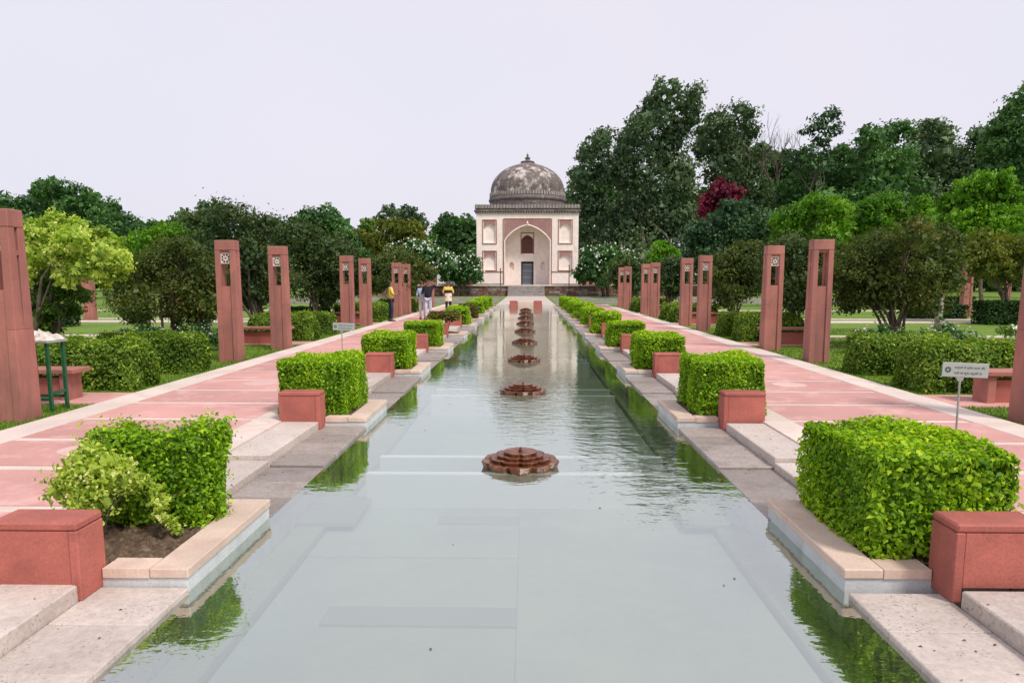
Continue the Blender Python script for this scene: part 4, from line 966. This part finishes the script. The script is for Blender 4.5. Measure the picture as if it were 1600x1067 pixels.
# ------------------------------------------------------------------ trees: left
tree('broad_tree', 'big dark dome-shaped tree behind the left lawn', 'tree', 72, [(112, 300, 20), (72, 298, 18), (90, 322, 38), (40, 318, 30), (140, 320, 30), (162, 342, 30), (-5, 325, 34), (100, 350, 42), (45, 355, 40), (182, 362, 22), (150, 375, 32), (0, 370, 40), (90, 395, 40)], M['dark_leaf'], 3.2, 90, r0=0.55, sub=11, dens=.9)
tree('variegated_tree', 'pale yellow variegated tree behind the nearest left pillar', 'tree', 13.5, [(62, 362, 26), (100, 366, 28), (140, 378, 28), (172, 398, 24), (70, 395, 30), (118, 402, 32), (155, 418, 24), (50, 425, 28), (185, 412, 18), (120, 435, 20), (90, 345, 18), (130, 355, 16)], M['varieg'], 3.4, 25, r0=0.05, stems=5, sub=9, core=0.6, loose=0.3, dens=1.2, thick=.8)
tree('shaded_tree', 'dark green low tree under the variegated tree at far left', 'tree', 13.6, [(60, 452, 28), (90, 442, 26), (50, 488, 26), (108, 458, 20), (85, 482, 22), (70, 510, 20)], M['mid_leaf'], 3.0, 70, r0=0.05, stems=4, sub=9)
tree('crape_myrtle', 'bronze-green bushy tree left of the lattice pillars', 'tree', 19.0, [(245, 398, 30), (285, 390, 28), (318, 420, 28), (215, 425, 30), (262, 430, 40), (305, 455, 34), (195, 460, 26), (240, 470, 36), (330, 475, 20), (290, 490, 28), (205, 490, 24)], M['olive'], 3.0, 262, r0=0.045, stems=9, sub=10, group=BM, core=0.45, loose=0.35, dens=.9)
tree('crape_myrtle', 'tall dark multi-stemmed tree between the two left lattice pillars', 'tree', 23.5, [(330, 352, 26), (372, 342, 28), (405, 355, 26), (352, 388, 34), (395, 395, 36), (420, 420, 30), (370, 430, 30), (405, 455, 28), (300, 350, 16), (385, 470, 20)], M['olive_dark'], 3.0, 402, r0=0.05, stems=10, sub=10, group=BM, core=0.5, loose=0.35, dens=.9)
tree('crape_myrtle', 'dark bronze tree right of the third left pillar', 'tree', 30.5, [(452, 366, 26), (488, 375, 28), (520, 392, 28), (465, 402, 32), (505, 420, 32), (548, 415, 24), (535, 445, 26), (475, 440, 28), (560, 440, 16), (505, 458, 22)], M['olive_dark'], 3.0, 492, r0=0.05, stems=9, sub=10, group=BM, core=0.5, loose=0.35)
tree('crape_myrtle', 'bronze tree over the person in yellow on the left', 'tree', 41, [(602, 408, 22), (632, 412, 22), (590, 425, 18), (650, 425, 18), (618, 432, 24), (665, 430, 14), (640, 446, 18), (585, 445, 16)], M['olive'], 3.0, 625, r0=0.05, stems=7, sub=10, group=BM, core=0.5, loose=0.3)
LB = 'trees beyond the left lawn'
tree('mid_tree', 'fresh green tree behind the bronze bush on the left', 'tree', 47, [(222, 378, 24), (262, 366, 24), (296, 362, 20), (240, 402, 26), (285, 396, 26), (205, 405, 20)], M['bright_leaf'], 3.0, 250, r0=0.14, sub=10, group=LB)
tree('round_tree', 'rounded deep green tree rising above the third left pillar', 'tree', 76, [(508, 340, 24), (482, 340, 18), (536, 360, 22), (500, 368, 30), (548, 382, 20), (470, 365, 20), (520, 395, 28)], M['dark_leaf'], 3.0, 508, r0=0.35, sub=10, group=LB)
tree('mid_tree', 'yellowish tree between the rounded green tree and the tomb', 'tree', 90, [(600, 352, 16), (622, 360, 20), (648, 362, 18), (590, 378, 22), (635, 382, 24), (660, 385, 16), (565, 375, 18)], M['yellowish'], 3.0, 620, r0=0.3, sub=9, group=LB)
tree('far_tree', 'thin-topped grey-green tree behind the yellowish tree left of the tomb', 'tree', 112, [(610, 330, 14), (640, 332, 14), (625, 345, 20), (655, 350, 16), (595, 345, 14)], M['euca'], 3.0, 625, r0=0.3, sub=7, core=.5, group=LB)
tree('far_tree', 'dark round far tree directly left of the tomb', 'tree', 118, [(702, 348, 18), (728, 350, 18), (690, 366, 20), (722, 372, 24), (745, 365, 18), (700, 392, 24), (735, 400, 24)], M['dark_leaf'], 3.0, 715, r0=0.35, sub=9, group=LB)
tree('far_tree', 'hazy flat-topped far tree left of the tall dark tree', 'tree', 130, [(318, 325, 14), (340, 322, 12), (295, 338, 14), (280, 350, 14), (325, 342, 20), (355, 335, 14)], M['euca'], 3.0, 318, r0=0.3, sub=8, core=.5, group=LB)
tree('far_tree', 'low hazy far trees behind the fresh green tree', 'tree', 135, [(215, 352, 14), (245, 356, 14), (270, 356, 14), (230, 372, 18), (265, 375, 18)], M['dark_leaf'], 3.0, 240, r0=0.3, sub=8, group=LB)
tree('far_tree', 'far green tree between the dark bronze tree and the rounded tree', 'tree', 98, [(428, 352, 16), (455, 350, 14), (440, 372, 20), (575, 352, 14), (562, 365, 16)], M['mid_leaf'], 3.0, 445, r0=0.3, sub=8, group=LB)
# thicket that closes the horizon: one mass
cl = []
for u in range(-160, 1790, 34):
    Y = rnd.uniform(124, 138); p = at(u, rnd.uniform(402, 428) if u < 900 else rnd.uniform(375, 425), Y); cl.append((p.x, Y, p.z, rnd.uniform(3.0, 4.6)))
    p = at(u + 15, 436, Y - 6); cl.append((p.x, Y - 6, p.z, rnd.uniform(2.4, 3.6)))
for u in range(885, 1700, 30):
    Y = rnd.uniform(128, 140); p = at(u, rnd.uniform(285, 330), Y); cl.append((p.x, Y, p.z, rnd.uniform(4.0, 5.6))); p = at(u + 12, rnd.uniform(335, 385), Y - 4); cl.append((p.x, Y - 4, p.z, rnd.uniform(4.0, 5.6)))
for u in range(1185, 1620, 26):
    Y = rnd.uniform(124, 132); p = at(u, rnd.uniform(244, 285), Y); cl.append((p.x, Y, p.z, rnd.uniform(3.2, 4.6)))
for u in range(-120, 760, 30):
    Y = rnd.uniform(132, 142); p = at(u, rnd.uniform(378, 395), Y); cl.append((p.x, Y, p.z, rnd.uniform(3.0, 4.4)))
tag(link('thicket', crown_mesh('thicket', cl, 0.62, 0.75, sub=8, core=0.75), M['dark_leaf']), 'dark green thicket closing the garden behind the lawns', 'thicket', kind='stuff')

# flowering low shrubs under the bronze trees, clipped boxes on the far lawns
for (x, y, lb) in ((-9.3, 18.2, 'low shrub with pale pink flowers under the left bronze tree'), (-8.2, 18.8, 'dark low shrub beside the second left pillar'), (8.6, 18.2, 'low pale-flowering shrub left of the big right bronze tree stems'), (10.3, 18.4, 'low pale-flowering shrub right of the big right bronze tree stems')):
    bush('flowering_shrub', lb, (x, y, ZG), [(-.45, 0, .35, .32), (.0, .1, .45, .36), (.45, 0, .34, .32), (.2, -.2, .25, .25), (-.2, -.2, .25, .25)], 0.07, M['dark_leaf'], 0.8, 6, 0.012, blossom=(M['pink_flower'], 130, 0.06), group='flowering shrubs under the bronze trees')
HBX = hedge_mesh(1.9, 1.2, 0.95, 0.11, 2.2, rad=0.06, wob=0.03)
for (u, v, lb, sc_) in ((1580, 508, 'dark clipped box hedge at the right edge of the far lawn', (1.0, 1, 1.0)), (1470, 500, 'low dark clipped hedge behind the big right bronze tree', (1.3, 1, .72)), (60, 512, 'dark clipped hedge behind the nearest left pillar', (1.0, 1, .9)), (1490, 478, 'long clipped hedge in front of the far right pillar', (1.6, 1, .7)), (470, 505, 'clipped hedge behind the third left pillar', (1.0, 1, .7))):
    d = ray(u, v); t_ = (ZG - CAMH) / d.z; h = empty('hedge', (CAMX + d.x * t_, d.y * t_ + .6, ZG), lb, 'hedge', 'clipped hedges of the far lawns')
    fo = link('foliage', HBX, M['hedge_dark'], h); fo.scale = sc_
bush('rose_bush', 'thin rose bush with white flowers beside the nearest right pillar', (8.55, 13.0, ZG), [(0, 0, .75, .22), (.25, 0, .95, .18), (-.2, .1, .9, .16), (.1, -.1, .55, .2)], 0.06, M['mid_leaf'], 0.35, 6, 0.008, core=0, blossom=(M['flower'], 12, 0.10))
pt = empty('slender_tree', (at(1471, HZ, 25).x, 25, ZG), 'pale slender trunk standing behind the right rounded hedges', 'tree')
MB().tube(branch_curve((0, 0, -.05), (0.05, 0, 2.9), 0, 6, 0.008), [.13, .12, .115, .11, .10, .09, .07], 9).build('trunk', M['bark_pale'], pt, smooth=True)
link('crown', crown_mesh('crown', [(-.2, 0, 3.1, .55), (.35, .2, 3.0, .5), (0, -.2, 2.6, .4), (-.7, 0, 2.7, .4)], 0.11, 1.0), M['olive'], pt)
link('creeper', crown_mesh('creeper', [(0, 0, .2, .16), (.02, -.05, .5, .14), (0, 0, .8, .12)], 0.06, 1.0, core=0.4), M['dark_leaf'], pt)

# ------------------------------------------------------------------ people
def skin_obj(name, V, E, rad, mat, parent, sub=2):
    me_ = bpy.data.meshes.new(name); me_.from_pydata(V, E, []); me_.materials.append(mat)
    o = bpy.data.objects.new(name, me_); col.objects.link(o); o.parent = parent
    sk = o.modifiers.new('skin', 'SKIN')
    for i, r_ in enumerate(rad):
        d = me_.skin_vertices[0].data[i]; d.radius = r_ if isinstance(r_, tuple) else (r_, r_)
    me_.skin_vertices[0].data[0].use_root = True
    sk.use_smooth_shade = True
    ss = o.modifiers.new('sub', 'SUBSURF'); ss.levels = sub; ss.render_levels = sub
    return o
SK = plain('skin', (0.26, 0.13, 0.08), 0.55, 0, 0.05); HAIR = plain('hair', (0.012, 0.009, 0.008), 0.5)
HENNA = plain('red_hair_cloth', (0.20, 0.03, 0.03), 0.7)
def cloth(n, c): return plain(n, c, 0.85, 0, 0.12)
def person(label, loc, rz, top, bottom, arms, hair=HAIR, long_top=0.0, band=None, ht=1.70, stride=0.08, held=None):
    """arms: for each side (elbow, wrist) in body coordinates, x right, y forward"""
    root = empty('person', loc, label, 'person', None, rz); k = ht / 1.70
    P = dict(pel=(0, 0, .93), ab=(0, .01, 1.08), ch=(0, .02, 1.28), nb=(0, 0, 1.43), nk=(0, .01, 1.49), hd=(0, .02, 1.58), cr=(0, .01, 1.66))
    V = []; E = []; Rr = []; idx = {}
    def add(n, p, r_, par=None):
        idx[n] = len(V); V.append(tuple(x * k for x in p)); Rr.append(tuple(x * k for x in r_) if isinstance(r_, tuple) else r_ * k)
        if par: E.append((idx[par], idx[n]))
    add('pel', P['pel'], (.15, .11)); add('ab', P['ab'], (.135, .10), 'pel'); add('ch', P['ch'], (.16, .11), 'ab'); add('nb', P['nb'], (.085, .07), 'ch'); add('nk', P['nk'], .052, 'nb'); add('hd', P['hd'], (.075, .092), 'nk'); add('cr', P['cr'], (.06, .07), 'hd')
    add('nose', (0, .125, 1.565), .012, 'hd')
    for sx in (-1, 1): add('ear%d' % sx, (sx * .083, .01, 1.57), .016, 'hd')
    J = {}
    for si, sx in enumerate((-1, 1)):
        n = str(sx); el, wr = arms[si]
        sh = (sx * .185, 0, 1.40); J[n] = (sh, el, wr)
        add('sh' + n, sh, .06, 'ch'); add('el' + n, el, .04, 'sh' + n); add('wr' + n, wr, .026, 'el' + n)
        d = (Vector(wr) - Vector(el)).normalized(); pm = Vector(wr) + d * .07; add('pm' + n, pm, (.036, .018), 'wr' + n)
        sd_ = d.orthogonal().normalized()
        for fi in range(4):
            off = sd_ * (fi - 1.5) * .021; L = (.065, .078, .082, .06)[fi]
            add(f'f{fi}a' + n, pm + off + d * .03, .0085, 'pm' + n); add(f'f{fi}b' + n, pm + off + d * (.03 + L * .6) + Vector((0, .01, -.005)), .0075, f'f{fi}a' + n)
        add('th' + n, Vector(wr) + d * .05 + sd_ * -.05, .010, 'pm' + n)
        st_ = stride * sx
        hp, kn, an = (sx * .085, 0, .88), (sx * .095, .03 + st_ * .6, .49), (sx * .095, -.02 + st_, .08)
        J['L' + n] = (hp, kn, an)
        add('hp' + n, hp, .085, 'pel'); add('kn' + n, kn, .055, 'hp' + n); add('an' + n, an, .038, 'kn' + n); add('to' + n, (an[0] + sx * .02, an[1] + .15, .035), (.042, .028), 'an' + n)
    b = skin_obj('body', V, E, Rr, SK, root, 1)
    kk = lambda p: tuple(x * k for x in p)
    # shirt with sleeves
    V, E, Rr = [kk((0, 0, .86 - long_top)), kk(P['ab']), kk(P['ch']), kk((0, 0, 1.42))], [(0, 1), (1, 2), (2, 3)], [(.175 * k, .135 * k), (.155 * k, .125 * k), (.18 * k, .135 * k), (.10 * k, .085 * k)]
    for n in ('-1', '1'):
        sh, el, wr = J[n]; i = len(V); V += [kk(sh), kk(tuple(np.array(sh) * .15 + np.array(el) * .85)), kk(tuple(np.array(el) * .75 + np.array(wr) * .25))]; E += [(2, i), (i, i + 1), (i + 1, i + 2)]; Rr += [.075 * k, .058 * k, .05 * k]
    skin_obj('shirt', V, E, Rr, top, root, 1)
    if band: MB().lathe([(.17 * k, 1.12 * k), (.195 * k, 1.15 * k), (.205 * k, 1.22 * k), (.20 * k, 1.26 * k), (.17 * k, 1.28 * k)], 18).build('stripe', band[0], root).scale = (1.0, .78, 1); 
    if band: MB().lathe([(.16 * k, .70 * k), (.19 * k, .72 * k), (.185 * k, .95 * k), (.185 * k, 1.12 * k), (.15 * k, 1.13 * k)], 18).build('skirt', band[1], root).scale = (1.0, .8, 1)
    V, E, Rr = [kk((0, 0, .96))], [], [(.13 * k, .11 * k)]
    for n in ('L-1', 'L1'):
        hp, kn, an = J[n]; i = len(V); V += [kk(hp), kk(kn), kk((an[0], an[1], .10))]; E += [(0, i), (i, i + 1), (i + 1, i + 2)]; Rr += [.088 * k, .07 * k, .06 * k]
    skin_obj('trousers', V, E, Rr, bottom, root, 1)
    hm = bmesh.new(); bmesh.ops.create_icosphere(hm, subdivisions=3, radius=1)
    bmesh.ops.delete(hm, geom=[v for v in hm.verts if v.co.z < (-.15 if v.co.y < .1 else .45)], context='VERTS')
    for v in hm.verts: v.co = Vector((v.co.x * .092, v.co.y * .108 + .008, v.co.z * .10 + 1.605)) * k
    hme = bpy.data.meshes.new('hair'); hm.to_mesh(hme); hm.free(); link('hair', hme, hair, root)
    for sx in (-1, 1):
        a = J['L%d' % sx][2]
        MB().hexa([((a[0] + x_) * k, (a[1] + y_) * k, -0.002) for x_, y_ in ((-.045, -.06), (.045, -.06), (.05, .12), (.02, .19), (-.03, .19), (-.05, .12))], [((a[0] + x_) * k, (a[1] + y_) * k, .07 if y_ < .1 else .045) for x_, y_ in ((-.04, -.055), (.04, -.055), (.042, .11), (.018, .17), (-.025, .17), (-.042, .11))]).bevel(0.008).build('shoe', HAIR, root)
        MB().lathe([(.002, -.008), (.009, 0), (.002, .008)], 8, (sx * .03 * k, .100 * k, 1.59 * k)).build('eye', HAIR, root)
    return root
person('person in a yellow shirt and dark jeans looking down at a phone by left pillars', (-5.72, 31.9, ZPATH), R(-70), cloth('yellow_cloth', (0.78, 0.62, 0.10)), cloth('dark_denim', (0.02, 0.03, 0.055)),
       [((-.25, .06, 1.12), (-.10, .28, 1.16)), ((.25, .06, 1.12), (.06, .30, 1.18))], stride=0.03)
ph = boxo('phone', -0.005, 0.005, -.04, .04, 0, .14, HAIR); ph.location = (-5.38, 32.02, ZPATH + 1.17); tag(ph, 'dark phone held by the person in yellow', 'phone')
person('person in a black shirt and pale jeans with one arm raised on the left path', (-4.32, 33.4, ZPATH), R(180), cloth('black_cloth', (0.012, 0.012, 0.022)), cloth('pale_denim', (0.50, 0.52, 0.62)),
       [((-.36, .05, 1.50), (-.14, .10, 1.62)), ((.26, .0, 1.12), (.24, .14, .92))], stride=0.05, ht=1.74)
person('person in a light blue shirt half hidden beside the one in black', (-4.62, 33.75, ZPATH), R(175), cloth('light_blue_cloth', (0.42, 0.50, 0.66)), cloth('white_cotton', (0.66, 0.66, 0.70)),
       [((-.24, .02, 1.12), (-.24, .14, .92)), ((.26, .0, 1.12), (.26, .10, .90))], stride=0.04, ht=1.62)
person('person in a yellow, black and cream top walking away on the path', (-3.92, 38.2, ZPATH), R(3), cloth('deep_yellow_cloth', (0.75, 0.52, 0.10)), cloth('black_trousers', (0.015, 0.015, 0.02)),
       [((-.27, .02, 1.14), (-.22, .18, 1.0)), ((.27, .02, 1.14), (.22, .18, 1.0))], hair=HENNA, stride=0.08, ht=1.66, band=(cloth('black_band', (0.012, 0.012, 0.014)), cloth('cream_cloth', (0.80, 0.66, 0.52))))

# ------------------------------------------------------------------ grass blades near the paths, fallen leaves
n = 70000; sgn = rng.choice([-1, 1], n); y = 8 + rng.uniform(0, 1, n) ** 1.5 * 20
P = np.stack([sgn * (6.02 + rng.uniform(0, 1, n) ** 1.3 * 7), y, np.full(n, ZG)], 1)
okk = np.ones(n, bool)
for k in range(4): okk &= ~((np.abs(P[:, 1] - (10.95 + 10 * k)) < 0.55) & (np.abs(P[:, 0]) < 8.4))
P = P[okk]; n = len(P); a = rng.uniform(0, 6.28, n); hgt = rng.uniform(0.02, 0.055, n); wd = 0.006 + 0.0004 * P[:, 1]
A = P + np.stack([np.cos(a) * wd, np.sin(a) * wd, 0 * a], 1); B = P - np.stack([np.cos(a) * wd, np.sin(a) * wd, 0 * a], 1)
C = P + np.stack([rng.normal(size=n) * .015, rng.normal(size=n) * .015, hgt], 1)
tag(link('grass', npmesh('grass', np.stack([A, B, C], 1).reshape(-1, 3), [np.arange(3 * n).reshape(-1, 3)], np.clip(rng.normal(0.45, 0.2, n), 0, 1)), M['blade']), 'short green grass on the lawns beside the paths', 'grass', kind='stuff')
n = 260; sgn = rng.choice([-1, 1], n); x = rng.uniform(2.0, 2.92, n); y = rng.uniform(2.2, 16, n) 
ph_ = np.mod(y - BLK0, PER); keep = (ph_ > 1.7); x, y, sgn, ph_ = x[keep], y[keep], sgn[keep], ph_[keep]; n = len(x)
z = np.where(x < 2.5, np.where(ph_ < 3.22, ZB, ZA), np.where(ph_ < 3.22, ZSB, ZSA)) + 0.006
nf = 26; x = np.concatenate([x, rng.uniform(0.1, 1.9, nf)]); y = np.concatenate([y, rng.uniform(3, 14, nf)]); z = np.concatenate([z, np.full(nf, ZW + 0.004)]); sgn = np.concatenate([sgn, rng.choice([-1, 1], nf)]); n += nf
v, q = leaf_quads(np.stack([sgn * x, y, z], 1), np.array([0, 0, 1.0]) + 0.15 * unit(n), rng.uniform(0.010, 0.028, n), 0.5)
tag(link('fallen_leaves', npmesh('fallen_leaves', v, [q], rng.uniform(0, 1, n)), M['dry']), 'small dry leaves scattered on the stone steps and water', 'leaves', kind='stuff')
